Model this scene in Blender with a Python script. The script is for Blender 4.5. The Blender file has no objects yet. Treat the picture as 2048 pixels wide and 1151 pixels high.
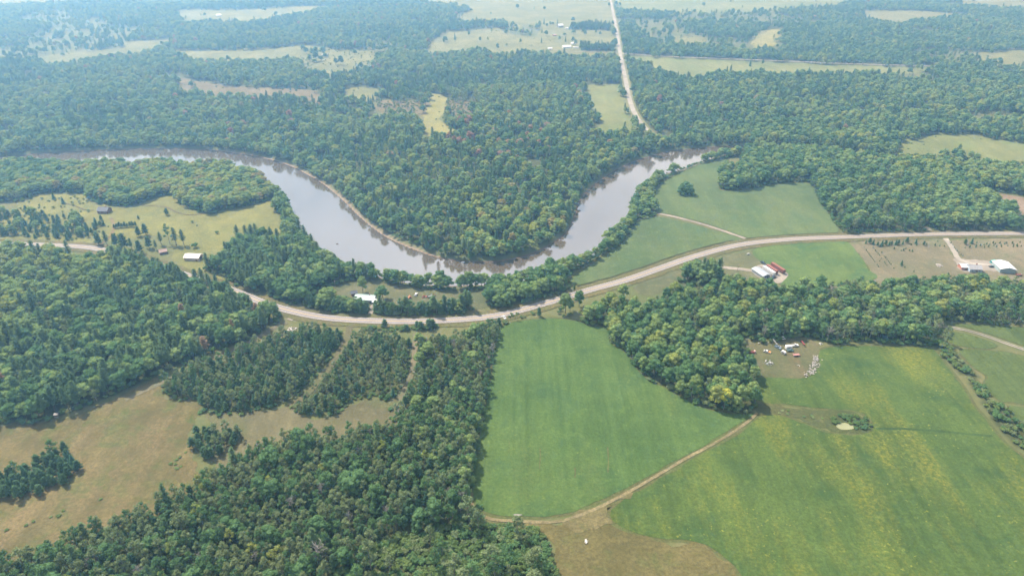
import bpy, bmesh, math, random
import numpy as np
from mathutils import Vector, Matrix, noise as mnoise
from mathutils.geometry import tessellate_polygon

random.seed(7)
rng = np.random.default_rng(11)
scene = bpy.context.scene
col = scene.collection

# ---------------------------------------------------------------- camera
CAM_H = 277.0                       # metres above the fields
PITCH = math.radians(28.95)         # below the horizontal
FOC = 1384.0                        # focal length in pixels of the 2048 px wide picture
cam_data = bpy.data.cameras.new('camera')
cam_data.sensor_width = 36.0
cam_data.lens = 36.0 * FOC / 2048.0
cam_data.clip_start = 1.0
cam_data.clip_end = 40000.0
cam = bpy.data.objects.new('camera', cam_data)
cam.location = (0, 0, CAM_H)
cam.rotation_euler = (math.pi / 2 - PITCH, 0, 0)
col.objects.link(cam)
scene.camera = cam

# ---------------------------------------------------------------- sky, sun, exposure
SUN_EL = math.radians(51)
SUN_AZ = math.radians(-44)          # from +Y (away from the camera) towards the left
world = bpy.data.worlds.new('World')
scene.world = world
world.use_nodes = True
wn = world.node_tree.nodes
wl = world.node_tree.links
wn.clear()
sky = wn.new('ShaderNodeTexSky')
sky.sky_type = 'NISHITA'
sky.sun_disc = False
sky.sun_elevation = SUN_EL
sky.sun_rotation = SUN_AZ
sky.altitude = 300
sky.air_density = 1.0
sky.dust_density = 1.2
sky.ozone_density = 1.2
bg = wn.new('ShaderNodeBackground')
bg.inputs['Strength'].default_value = 0.068
wo = wn.new('ShaderNodeOutputWorld')
# thin broken summer cloud, all over the sky
wtc = wn.new('ShaderNodeTexCoord')
wmap = wn.new('ShaderNodeMapping')
wmap.inputs['Scale'].default_value = (1.0, 1.0, 2.6)
wnz = wn.new('ShaderNodeTexNoise')
wnz.inputs['Scale'].default_value = 2.3
wnz.inputs['Detail'].default_value = 6.0
wnz.inputs['Roughness'].default_value = 0.6
wrp = wn.new('ShaderNodeMapRange')
wrp.inputs['From Min'].default_value = 0.38
wrp.inputs['From Max'].default_value = 0.60
wrp.inputs['To Max'].default_value = 0.75
wmx = wn.new('ShaderNodeMix')
wmx.data_type = 'RGBA'
wmx.inputs[7].default_value = (15.0, 15.4, 16.6, 1)
wl.new(wtc.outputs['Generated'], wmap.inputs['Vector'])
wl.new(wmap.outputs['Vector'], wnz.inputs['Vector'])
wl.new(wnz.outputs['Fac'], wrp.inputs['Value'])
wl.new(wrp.outputs['Result'], wmx.inputs[0])
wl.new(sky.outputs['Color'], wmx.inputs[6])
wl.new(wmx.outputs[2], bg.inputs['Color'])
wl.new(bg.outputs['Background'], wo.inputs['Surface'])

sun_data = bpy.data.lights.new('sun', 'SUN')
sun_data.energy = 5.0
sun_data.angle = math.radians(0.6)
sun_data.color = (1.0, 0.94, 0.84)
sun = bpy.data.objects.new('sun', sun_data)
sdir = Vector((math.sin(SUN_AZ) * math.cos(SUN_EL), math.cos(SUN_AZ) * math.cos(SUN_EL), math.sin(SUN_EL)))
sun.rotation_euler = sdir.to_track_quat('Z', 'Y').to_euler()
sun.location = (-300, 300, 900)
col.objects.link(sun)

scene.view_settings.view_transform = 'Standard'
scene.view_settings.look = 'None'
scene.view_settings.gamma = 1.0
scene.view_settings.exposure = 1.12
cy = scene.cycles
cy.max_bounces = 5
cy.diffuse_bounces = 3
cy.glossy_bounces = 2
cy.transmission_bounces = 2
cy.transparent_max_bounces = 4
cy.volume_bounces = 1
cy.use_denoising = True
cy.denoising_prefilter = 'ACCURATE'
cy.use_adaptive_sampling = False
cy.adaptive_threshold = 0.02

# ---------------------------------------------------------------- helpers: survey points
_sp, _cp = math.sin(PITCH), math.cos(PITCH)
def G(x, y, h=0.0):
    """Ground position (metres) of a surveyed picture point; h = height of the point over the ground."""
    u = (x - 1024.0) / FOC
    v = (y - 575.5) / FOC
    dx, dy, dz = u, _cp - v * _sp, -_sp - v * _cp
    t = (h - CAM_H) / dz
    return (dx * t, dy * t)
def GP(pts):
    return [G(*p) for p in pts]
def to_px(x, y, z):
    """array version: metres -> picture point and depth"""
    zc = y * _cp - (z - CAM_H) * _sp
    up = y * _sp + (z - CAM_H) * _cp
    return 1024 + FOC * x / zc, 575.5 - FOC * up / zc, zc
def ang(p, q):
    a, b = G(*p), G(*q)
    return math.atan2(b[1] - a[1], b[0] - a[0])

def inside(poly, X, Y):
    """vectorised point in polygon"""
    n = len(poly)
    r = np.zeros(X.shape, bool)
    j = n - 1
    for i in range(n):
        xi, yi = poly[i]
        xj, yj = poly[j]
        if yi != yj:
            c = ((yi > Y) != (yj > Y)) & (X < (xj - xi) * (Y - yi) / (yj - yi) + xi)
            r ^= c
        j = i
    return r
def dist_line(line, X, Y, closed=False):
    d = np.full(X.shape, 1e9)
    n = len(line)
    for i in range(n if closed else n - 1):
        ax, ay = line[i]
        bx, by = line[(i + 1) % n]
        vx, vy = bx - ax, by - ay
        L = vx * vx + vy * vy + 1e-9
        t = np.clip(((X - ax) * vx + (Y - ay) * vy) / L, 0, 1)
        d = np.minimum(d, np.hypot(X - ax - t * vx, Y - ay - t * vy))
    return d
def smooth(line, closed=False, step=6.0):
    """Catmull-Rom through the points, resampled"""
    n = len(line)
    out = []
    for i in range(n if closed else n - 1):
        if closed:
            p0, p1, p2, p3 = (line[(i + k - 1) % n] for k in range(4))
        else:
            p1, p2 = line[i], line[i + 1]
            p0 = line[i - 1] if i else p1
            p3 = line[i + 2] if i + 2 < n else p2
        m = max(2, int(math.dist(p1, p2) / step))
        for k in range(m):
            t = k / m
            a = -0.5 * t + t * t - 0.5 * t ** 3
            b = 1 - 2.5 * t * t + 1.5 * t ** 3
            c = 0.5 * t + 2 * t * t - 1.5 * t ** 3
            d = -0.5 * t * t + 0.5 * t ** 3
            out.append((a * p0[0] + b * p1[0] + c * p2[0] + d * p3[0], a * p0[1] + b * p1[1] + c * p2[1] + d * p3[1]))
    if not closed:
        out.append(line[-1])
    return out
def vnoise(X, Y, s, seed=0):
    """vectorised smooth value noise 0..1, cell size s metres"""
    r = np.random.default_rng(1000 + seed).random((257, 257))
    x, y = X / s + 31.7 + seed, Y / s + 17.3
    xi, yi = np.floor(x).astype(int), np.floor(y).astype(int)
    fx, fy = x - xi, y - yi
    fx, fy = fx * fx * (3 - 2 * fx), fy * fy * (3 - 2 * fy)
    xi, yi = xi % 256, yi % 256
    return (r[xi, yi] * (1 - fx) + r[xi + 1, yi] * fx) * (1 - fy) + (r[xi, yi + 1] * (1 - fx) + r[xi + 1, yi + 1] * fx) * fy

# ---------------------------------------------------------------- helpers: objects and meshes
def mesh_obj(name, verts, faces, mats, parent=None, smooth_shade=False, link=True, midx=None):
    me = bpy.data.meshes.new(name)
    me.from_pydata(verts, [], faces)
    for m in (mats if isinstance(mats, (list, tuple)) else [mats]):
        me.materials.append(m)
    if midx is not None:
        me.polygons.foreach_set('material_index', midx)
    if smooth_shade:
        me.polygons.foreach_set('use_smooth', [True] * len(me.polygons))
    me.update()
    o = bpy.data.objects.new(name, me)
    if link:
        col.objects.link(o)
    if parent:
        o.parent = parent
    return o
def tag(o, label=None, cat=None, group=None, kind=None):
    if label: o['label'] = label
    if cat: o['category'] = cat
    if group: o['group'] = group
    if kind: o['kind'] = kind
    return o
def thing(name, label, cat, loc, rz=0.0, group=None):
    e = bpy.data.objects.new(name, None)
    e.empty_display_size = 0.5
    e.location = loc
    e.rotation_euler = (0, 0, rz)
    col.objects.link(e)
    return tag(e, label, cat, group)

class MB:
    """collects shapes into one mesh"""
    def __init__(s):
        s.v, s.f = [], []
    def add(s, vs, fs):
        n = len(s.v)
        s.v += [tuple(v) for v in vs]
        s.f += [tuple(i + n for i in f) for f in fs]
        return s
    def box(s, c, d, rz=0.0, ry=0.0, taper=1.0):
        x, y, z = d[0] / 2, d[1] / 2, d[2] / 2
        m = Matrix.Translation(c) @ Matrix.Rotation(rz, 4, 'Z') @ Matrix.Rotation(ry, 4, 'Y')
        vs = []
        for k in (-1, 1):
            t = taper if k > 0 else 1.0
            vs += [m @ Vector((a * x * t, b * y * t, k * z)) for a, b in ((-1, -1), (1, -1), (1, 1), (-1, 1))]
        return s.add(vs, [(3, 2, 1, 0), (4, 5, 6, 7), (0, 1, 5, 4), (1, 2, 6, 5), (2, 3, 7, 6), (3, 0, 4, 7)])
    def prism(s, prof, y0, y1, inset=0.0):
        """side profile (x,z) extruded from y0 to y1"""
        n = len(prof)
        vs = [(x, y0, z) for x, z in prof] + [(x, y1, z) for x, z in prof]
        fs = [tuple(range(n)), tuple(range(2 * n - 1, n - 1, -1))]
        fs += [(i, i + n, (i + 1) % n + n, (i + 1) % n) for i in range(n)]
        return s.add(vs, fs)
    def tube(s, p0, p1, r0, r1=None, n=8):
        r1 = r0 if r1 is None else r1
        p0, p1 = Vector(p0), Vector(p1)
        q = (p1 - p0).to_track_quat('Z', 'Y')
        vs = []
        for p, r in ((p0, r0), (p1, r1)):
            for k in range(n):
                a = 2 * math.pi * k / n
                vs.append(p + q @ Vector((r * math.cos(a), r * math.sin(a), 0)))
        fs = [(k, (k + 1) % n, (k + 1) % n + n, k + n) for k in range(n)]
        fs += [tuple(range(n - 1, -1, -1)), tuple(range(n, 2 * n))]
        return s.add(vs, fs)
    def build(s, name, mat, parent=None, **k):
        return mesh_obj(name, s.v, s.f, mat, parent, **k)

# ---------------------------------------------------------------- helpers: materials
def new_mat(name):
    m = bpy.data.materials.new(name)
    m.use_nodes = True
    nt = m.node_tree
    nt.nodes.clear()
    out = nt.nodes.new('ShaderNodeOutputMaterial')
    b = nt.nodes.new('ShaderNodeBsdfPrincipled')
    nt.links.new(b.outputs[0], out.inputs['Surface'])
    b.inputs['Roughness'].default_value = 0.9
    b.inputs['Specular IOR Level'].default_value = 0.15
    return m, nt, b, out
class NT:
    """short hand for node wiring"""
    def __init__(s, nt):
        s.nt = nt
    def n(s, t, **k):
        x = s.nt.nodes.new(t)
        for a, b in k.items():
            setattr(x, a, b)
        return x
    def l(s, a, b):
        s.nt.links.new(a, b)
    def put(s, sock, v):
        if hasattr(v, 'is_linked') or isinstance(v, bpy.types.NodeSocket):
            s.l(v, sock)
        else:
            sock.default_value = v
    def pos(s):
        return s.n('ShaderNodeNewGeometry').outputs['Position']
    def mapping(s, vec, rot=0.0, scale=(1, 1, 1)):
        m = s.n('ShaderNodeMapping')
        m.inputs['Rotation'].default_value = (0, 0, rot)
        m.inputs['Scale'].default_value = scale
        s.l(vec, m.inputs['Vector'])
        return m.outputs['Vector']
    def noise(s, vec, scale, detail=3.0, rough=0.55, dist=0.0):
        x = s.n('ShaderNodeTexNoise')
        x.inputs['Scale'].default_value = scale
        x.inputs['Detail'].default_value = detail
        x.inputs['Roughness'].default_value = rough
        x.inputs['Distortion'].default_value = dist
        if vec is not None:
            s.l(vec, x.inputs['Vector'])
        return x.outputs['Fac']
    def rng(s, v, a, b, c=0.0, d=1.0):
        x = s.n('ShaderNodeMapRange')
        x.inputs['From Min'].default_value = a
        x.inputs['From Max'].default_value = b
        x.inputs['To Min'].default_value = c
        x.inputs['To Max'].default_value = d
        s.l(v, x.inputs['Value'])
        return x.outputs['Result']
    def mix(s, f, a, b, mode='MIX'):
        x = s.n('ShaderNodeMix', data_type='RGBA', blend_type=mode)
        s.put(x.inputs[0], f)
        for i, v in ((6, a), (7, b)):
            s.put(x.inputs[i], v if isinstance(v, bpy.types.NodeSocket) else (*v[:3], 1.0))
        return x.outputs[2]
    def math(s, op, a, b=0.0):
        x = s.n('ShaderNodeMath', operation=op)
        s.put(x.inputs[0], a)
        s.put(x.inputs[1], b)
        return x.outputs[0]
    def bump(s, h, strength, dist, b):
        x = s.n('ShaderNodeBump')
        x.inputs['Strength'].default_value = strength
        x.inputs['Distance'].default_value = dist
        s.l(h, x.inputs['Height'])
        s.l(x.outputs['Normal'], b.inputs['Normal'])

def plain(name, c, rough=0.6, spec=0.3, var=0.25, scale=1.5, metal=0.0):
    """painted or natural surface with a little wear"""
    m, nt, b, o = new_mat(name)
    k = NT(nt)
    tc = k.n('ShaderNodeTexCoord').outputs['Object']
    f = k.noise(tc, scale, 4.0, 0.6)
    c2 = tuple(x * (1 - var) for x in c)
    k.l(k.mix(k.rng(f, 0.35, 0.7), c, c2), b.inputs['Base Color'])
    b.inputs['Roughness'].default_value = rough
    b.inputs['Specular IOR Level'].default_value = spec
    b.inputs['Metallic'].default_value = metal
    return m

def land(name, c1, c2, rot=0.0, stretch=4.0, fine=0.35, patch=None, patch_amt=0.5, patch_rot=0.0, patch_scale=0.02, stripes=0.0, stripe_w=6.0,
         speck=None, speck_amt=0.0, bump=0.5, big=0.012, third=None, third_amt=0.4):
    """ground cover: broad mottling, drawn-out streaks, fine grain, weedy patches"""
    c1, c2, patch, speck, third = (tuple(0.66 * q for q in c_) if c_ else None for c_ in (c1, c2, patch, speck, third))
    m, nt, b, o = new_mat(name)
    k = NT(nt)
    p = k.pos()
    c = k.mix(k.rng(k.noise(p, big, 4.0, 0.62), 0.38, 0.62), tuple(0.88 * x for x in c1), tuple(1.12 * x for x in c2))
    ps = k.mapping(p, rot, (1.0, 1.0 / stretch, 1.0))
    st = k.noise(ps, 0.09, 4.0, 0.65)
    c = k.mix(k.rng(st, 0.35, 0.75, 0.0, 0.65), c, tuple(0.62 * x for x in c1))
    if third:
        tn = k.noise(p, big * 2.7, 4.0, 0.65, 0.6)
        c = k.mix(k.rng(tn, 0.5, 0.68, 0.0, third_amt), c, third)
    if stripes:
        for sc_, am in ((1.0 / stripe_w, 1.0), (0.35, 0.6)):
            w = k.noise(k.mapping(p, rot, (1.0, 0.012, 1.0)), sc_, 2.0, 0.6)
            c = k.mix(k.rng(w, 0.42, 0.66, 0.0, stripes * am), c, tuple(1.35 * x for x in c2))
            c = k.mix(k.rng(w, 0.45, 0.3, 0.0, stripes * am), c, tuple(0.62 * x for x in c1))
    if patch:
        pp = k.mapping(p, patch_rot, (1.0, 0.28, 1.0))
        pm = k.rng(k.noise(pp, patch_scale, 5.0, 0.65), 0.48, 0.66)
        sp = k.rng(k.noise(p, 0.45, 3.0, 0.7), 0.42, 0.62, 0.25, 1.0)
        c = k.mix(k.math('MULTIPLY', k.math('MULTIPLY', pm, sp), patch_amt), c, patch)
    if speck:
        sp = k.rng(k.noise(p, 0.33, 2.0, 0.7), 0.62, 0.7)
        sm = k.rng(k.noise(p, 0.03, 2.0), 0.45, 0.6)
        c = k.mix(k.math('MULTIPLY', k.math('MULTIPLY', sp, sm), speck_amt), c, speck)
    mid = k.noise(p, 0.13, 4.0, 0.7)
    c = k.mix(k.rng(mid, 0.52, 0.7, 0.0, 0.45), c, tuple(1.45 * x for x in c2))
    fg = k.noise(p, 0.55, 4.0, 0.8)
    c = k.mix(k.rng(fg, 0.38, 0.66, 0.0, min(1.0, 1.7 * fine)), c, tuple(0.4 * x for x in c2))
    k.l(c, b.inputs['Base Color'])
    h = k.math('ADD', k.noise(p, 0.5, 4.0, 0.7), k.math('MULTIPLY', st, 0.8))
    k.bump(h, bump, 0.9, b)
    b.inputs['Roughness'].default_value = 1.0
    b.inputs['Specular IOR Level'].default_value = 0.05
    return m

# ================================================================ THE LAND
# ---- river
NORTH_BANK = GP([(-420, 352), (-200, 328), (-60, 316), (35, 308), (90, 302), (160, 299), (230, 296), (300, 294), (380, 295), (440, 299), (520, 311), (575, 326),
    (612, 344), (643, 362), (668, 381), (690, 400), (716, 426), (743, 449), (779, 473), (830, 495), (872, 509), (917, 517), (987, 519), (1056, 506), (1098, 487),
    (1134, 461), (1149, 432), (1156, 412), (1162, 395), (1178, 377), (1199, 358), (1232, 337), (1267, 320), (1303, 309), (1332, 300), (1361, 297), (1400, 293),
    (1440, 290), (1480, 289), (1520, 290), (1564, 292), (1605, 296), (1650, 300), (1720, 308), (1817, 316), (1950, 326), (2100, 336), (2500, 358)])
SOUTH_BANK = GP([(-420, 372), (-200, 344), (-60, 313, 16), (0, 307, 16), (70, 304, 16), (139, 308, 16), (222, 307, 16), (271, 309, 16), (313, 304, 16), (355, 311, 16), (417, 308, 15),
    (452, 311, 14), (487, 326, 14), (521, 336, 14), (556, 361, 14), (573, 377, 13), (578, 397, 13), (588, 419, 13), (606, 447, 13), (644, 484, 13),
    (674, 506, 13), (708, 514, 12), (743, 521, 12), (778, 529, 12), (830, 540, 11), (858, 546, 9), (917, 546, 10), (948, 541, 11), (987, 541, 11), (1042, 535, 11),
    (1091, 519, 11), (1136, 505, 11), (1181, 490, 11), (1212, 456, 11), (1240, 434, 10), (1253, 417, 10), (1261, 396, 10), (1269, 375, 10), (1292, 352, 10), (1329, 329, 10),
    (1370, 319, 10), (1400, 306, 10), (1436, 296, 9), (1462, 294, 7), (1487, 303, 0), (1520, 300), (1612, 303), (1720, 317), (1817, 325), (1950, 336), (2100, 347), (2500, 371)])
NORTH_BANK = smooth(NORTH_BANK, step=9)
SOUTH_BANK = smooth(SOUTH_BANK, step=9)
RIVER = NORTH_BANK + SOUTH_BANK[::-1]
WATER_Z = -2.4
def river_sd(X, Y):
    d = np.minimum(dist_line(NORTH_BANK, X, Y), dist_line(SOUTH_BANK, X, Y))
    return np.where(inside(RIVER, X, Y), -d, d)

# ---- roads and tracks (centre lines)
HIGHWAY = smooth(GP([(-420, 478), (-200, 483), (0, 488), (110, 491), (190, 497), (262, 514), (340, 540), (410, 563), (470, 583), (545, 612), (640, 634), (750, 642), (870, 642), (990, 632),
    (1090, 607), (1180, 580), (1250, 561), (1320, 537), (1390, 513), (1480, 490), (1580, 479), (1700, 474), (1850, 469), (2048, 467), (2450, 464)]), step=6)
NORTH_ROAD = smooth(GP([(1310, 278), (1296, 262), (1280, 245), (1267, 222), (1258, 195), (1252, 165), (1246, 135), (1240, 105), (1234, 65), (1227, 30), (1221, 0), (1216, -30), (1206, -80)]), step=12)
SIDE_ROAD = smooth(GP([(1240, 107), (1348, 114), (1555, 122), (1700, 128), (1870, 133), (2150, 141)]), step=14)
TRACKS = {   # name: (points, width, material)
    'field_track_a': ([(943, 985), (944, 1008), (955, 1026), (985, 1038), (1040, 1042), (1110, 1043), (1170, 1026), (1240, 993), (1310, 953), (1380, 912), (1440, 880), (1492, 846), (1514, 826)], 1.9, 'straw_pale'),
    'field_track_b': ([(1308, 426), (1350, 434), (1420, 453), (1490, 477)], 3.6, 'gravel'),
    'gravel_track': ([(1872, 650), (1915, 657), (1960, 668), (2000, 682), (2048, 699), (2200, 750)], 3.2, 'gravel_white'),
    'driveway_a': ([(742, 640), (741, 628), (744, 618), (748, 610), (757, 604)], 4.0, 'gravel'),
    'driveway_b': ([(1408, 520), (1420, 529), (1450, 535), (1490, 539), (1512, 543)], 5.0, 'gravel'),
    'driveway_c': ([(1885, 469), (1895, 482), (1908, 502), (1918, 518), (1940, 527), (1975, 529), (2000, 533)], 4.5, 'gravel_white'),
    'driveway_d': ([(1851, 454), (1862, 462), (1875, 468)], 4.0, 'gravel_white'),
    'driveway_e': ([(1697, 476), (1706, 484)], 5.0, 'gravel'),
    'driveway_f': ([(598, 624), (587, 634), (578, 640)], 5.0, 'gravel'),
    'driveway_g': ([(186, 497), (205, 486), (222, 470), (228, 452), (222, 436)], 3.0, 'straw'),
    'forest_trail': ([(575, 645), (548, 655), (500, 684), (430, 715), (352, 752), (250, 800)], 4.0, 'mown'),
    'plantation_trail': ([(700, 652), (694, 678), (668, 722), (632, 768), (600, 802)], 5.0, 'mown_pale'),
    'brush_trail': ([(832, 668), (829, 700), (826, 738), (810, 782), (795, 818)], 4.0, 'mown'),
    'meadow_path': ([(130, 407), (150, 412), (170, 420), (188, 421)], 1.2, 'earth'),
    'meadow_path_b': ([(270, 410), (330, 414), (352, 424), (378, 430), (412, 427)], 1.4, 'earth'),
    'ranch_lane': ([(1098, 99), (1140, 103), (1180, 104), (1238, 107)], 4.0, 'gravel'),
}
TRACK_LINES = {n: smooth(GP(v[0]), step=4) for n, v in TRACKS.items()}

# ---- woods: closed outlines (far edges are surveyed on the tree tops: third number = height there)
WOODS = {
 'pine_left': [(-260, 870), (0, 845), (78, 843), (149, 821), (251, 778), (341, 735), (392, 718), (452, 694), (514, 670), (553, 645), (557, 628), (534, 600, 15), (497, 590, 15),
     (452, 559, 15), (410, 541, 15), (356, 534, 15), (338, 512, 14), (302, 502, 13), (226, 502, 12), (163, 509, 11), (130, 494, 11), (87, 490, 10), (0, 494, 8), (-260, 488, 8)],
 'young_a': [(325, 757), (339, 790), (366, 798), (404, 798), (406, 820), (486, 822), (564, 806), (590, 794), (606, 772), (655, 721), (684, 680), (690, 661), (671, 650, 9), (626, 642, 9),
     (573, 655, 9), (521, 667, 9), (462, 690, 9), (410, 711, 9), (348, 733, 9)],
 'young_b': [(593, 806), (596, 823), (625, 829), (680, 822), (694, 805), (754, 791), (777, 799), (800, 777), (818, 740), (824, 689), (818, 668, 9), (786, 658, 9), (726, 661, 8), (700, 688), (690, 712), (659, 740), (632, 768)],
 'strip_c': [(833, 668, 7), (860, 661, 8), (910, 660, 8), (950, 648, 9), (985, 634, 9), (1003, 630, 8), (1003, 648), (991, 675), (984, 712), (975, 772), (964, 823), (955, 878), (946, 920),
     (939, 985), (938, 1010), (786, 834), (806, 805), (820, 758), (833, 731), (833, 694)],
 'bottom_left': [(786, 832, 12), (731, 836, 12), (675, 848, 12), (592, 853, 12), (528, 864, 12), (490, 886, 12), (431, 918, 12), (372, 945, 12), (321, 976, 12), (251, 1012, 12), (188, 1027, 12),
     (118, 1055, 12), (39, 1086, 12), (0, 1094, 12), (-260, 1150, 12), (-260, 1420), (560, 1420), (650, 1165), (700, 1130), (780, 1075), (900, 1050), (938, 1018), (942, 985), (946, 920), (955, 878), (900, 830)],
 'clump_small': [(381, 868), (423, 839, 8), (482, 846, 8), (501, 861), (470, 893), (430, 918), (392, 912)],
 'clump_left': [(-120, 940, 8), (0, 936, 8), (35, 924, 8), (78, 898, 8), (122, 880, 8), (146, 906), (157, 939), (149, 959), (110, 980), (39, 998), (0, 1004), (-120, 1015)],
 'oak_right': [(1163, 641), (1176, 648), (1211, 652), (1222, 680), (1252, 703), (1271, 731), (1298, 758), (1331, 772), (1358, 791), (1395, 805), (1423, 814), (1460, 821), (1506, 821), (1508, 790),
     (1508, 745), (1501, 734), (1481, 702), (1478, 681), (1522, 640), (1522, 558, 13), (1490, 545, 14), (1452, 552, 12), (1414, 560, 13), (1348, 569, 13), (1318, 585, 13), (1285, 600, 13),
     (1262, 598, 12), (1240, 580, 14), (1212, 590, 14), (1185, 605, 12), (1168, 622, 10)],
 'birch_band': [(1522, 678), (1612, 671), (1643, 680), (1678, 687), (1713, 678), (1765, 683), (1835, 688), (1869, 675), (1880, 640), (1939, 643), (2048, 650), (2300, 668), (2300, 560, 14), (2048, 548, 14), (1991, 545, 13),
     (1963, 545, 12), (1869, 545, 13), (1789, 552, 13), (1696, 556, 13), (1600, 558, 13), (1575, 570, 12), (1553, 563, 11), (1522, 558, 12)],
 'clump_road': [(1360, 561), (1385, 568), (1425, 566), (1441, 557), (1437, 546), (1402, 545), (1368, 549)],
 'north_left': [(-420, 430), (0, 406), (45, 399), (70, 388), (122, 383), (174, 388), (188, 402), (257, 411), (309, 395), (348, 388), (358, 402), (410, 425), (452, 420), (542, 399), (553, 394), (575, 372),
     (556, 352), (521, 325), (487, 316), (440, 303), (300, 297), (160, 302), (35, 312), (-200, 332), (-420, 360)],
 'riverside_left': [(417, 541), (462, 560), (483, 576), (542, 588), (563, 600), (591, 609), (612, 607), (615, 590), (639, 579), (695, 562), (768, 555), (778, 565), (813, 569), (882, 578), (934, 578), (983, 572),
     (985, 545), (920, 556), (858, 552), (780, 540), (710, 528), (644, 496), (606, 460), (588, 432), (580, 408), (568, 402), (553, 400), (553, 420), (570, 437), (556, 453, 14), (504, 449, 14), (469, 456, 14), (441, 491, 16), (412, 501, 16)],
 'roadside_block': [(980, 580), (981, 611), (1021, 611), (1091, 593), (1136, 573), (1129, 553), (1120, 536), (1050, 545), (985, 552)],
 'bank_strip': [(1129, 549), (1204, 508), (1241, 482), (1262, 456), (1272, 439), (1308, 430), (1306, 401), (1298, 391), (1316, 370), (1335, 354), (1361, 341), (1397, 328), (1439, 318), (1465, 314), (1486, 300), (1460, 300),
     (1436, 303), (1400, 314), (1370, 325), (1329, 338), (1292, 362), (1269, 386), (1258, 412), (1240, 448), (1210, 470), (1181, 503), (1136, 516), (1100, 530), (1110, 545)],
 'oak_east': [(1438, 374), (1452, 379), (1494, 377), (1543, 368), (1616, 363), (1640, 400), (1682, 459), (1696, 463), (1843, 461), (1848, 452), (1862, 455), (1871, 461), (2041, 459), (2048, 452), (1981, 403), (1974, 400), (1935, 374), (2048, 389), (2500, 430),
     (2500, 375), (2100, 350), (1950, 340), (1835, 330), (1720, 321), (1612, 307), (1520, 303), (1490, 306), (1484, 316, 15), (1450, 325, 13), (1445, 340), (1436, 355)],
 'spruces_left': [(-260, 420, 6), (0, 418, 6), (35, 407, 6), (52, 418), (115, 424, 6), (160, 434), (165, 440), (200, 442, 5), (218, 448), (222, 456), (192, 469), (146, 481), (97, 477), (0, 474), (-260, 470)],
 'hedge_a': [(616, 611), (653, 621), (700, 626), (739, 627), (737, 614), (700, 608), (660, 604), (618, 598)],
 'hedge_b': [(751, 627), (830, 631), (931, 625), (935, 612), (870, 617), (800, 618), (757, 616)],
 'roadside_shrubs': [(730, 659), (772, 662), (830, 662), (869, 658), (880, 650), (960, 640), (985, 632), (980, 628, 0), (930, 646), (860, 650), (800, 654), (740, 653)],
 'shrub_bottom': [(938, 1018), (905, 1050), (790, 1075), (720, 1120), (660, 1160), (560, 1420), (1180, 1420), (1125, 1180), (1112, 1140), (1100, 1105), (1086, 1066), (1040, 1052), (980, 1045), (950, 1032)],
 'hedge_east': [(1862, 686), (1888, 716), (1912, 738), (1936, 758), (1952, 785), (1970, 812), (1985, 838), (2010, 868), (2030, 888), (2120, 960), (2120, 900), (2048, 850), (2010, 818), (1985, 800), (1968, 775), (1950, 748), (1930, 725), (1900, 700), (1885, 672)],
}
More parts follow.
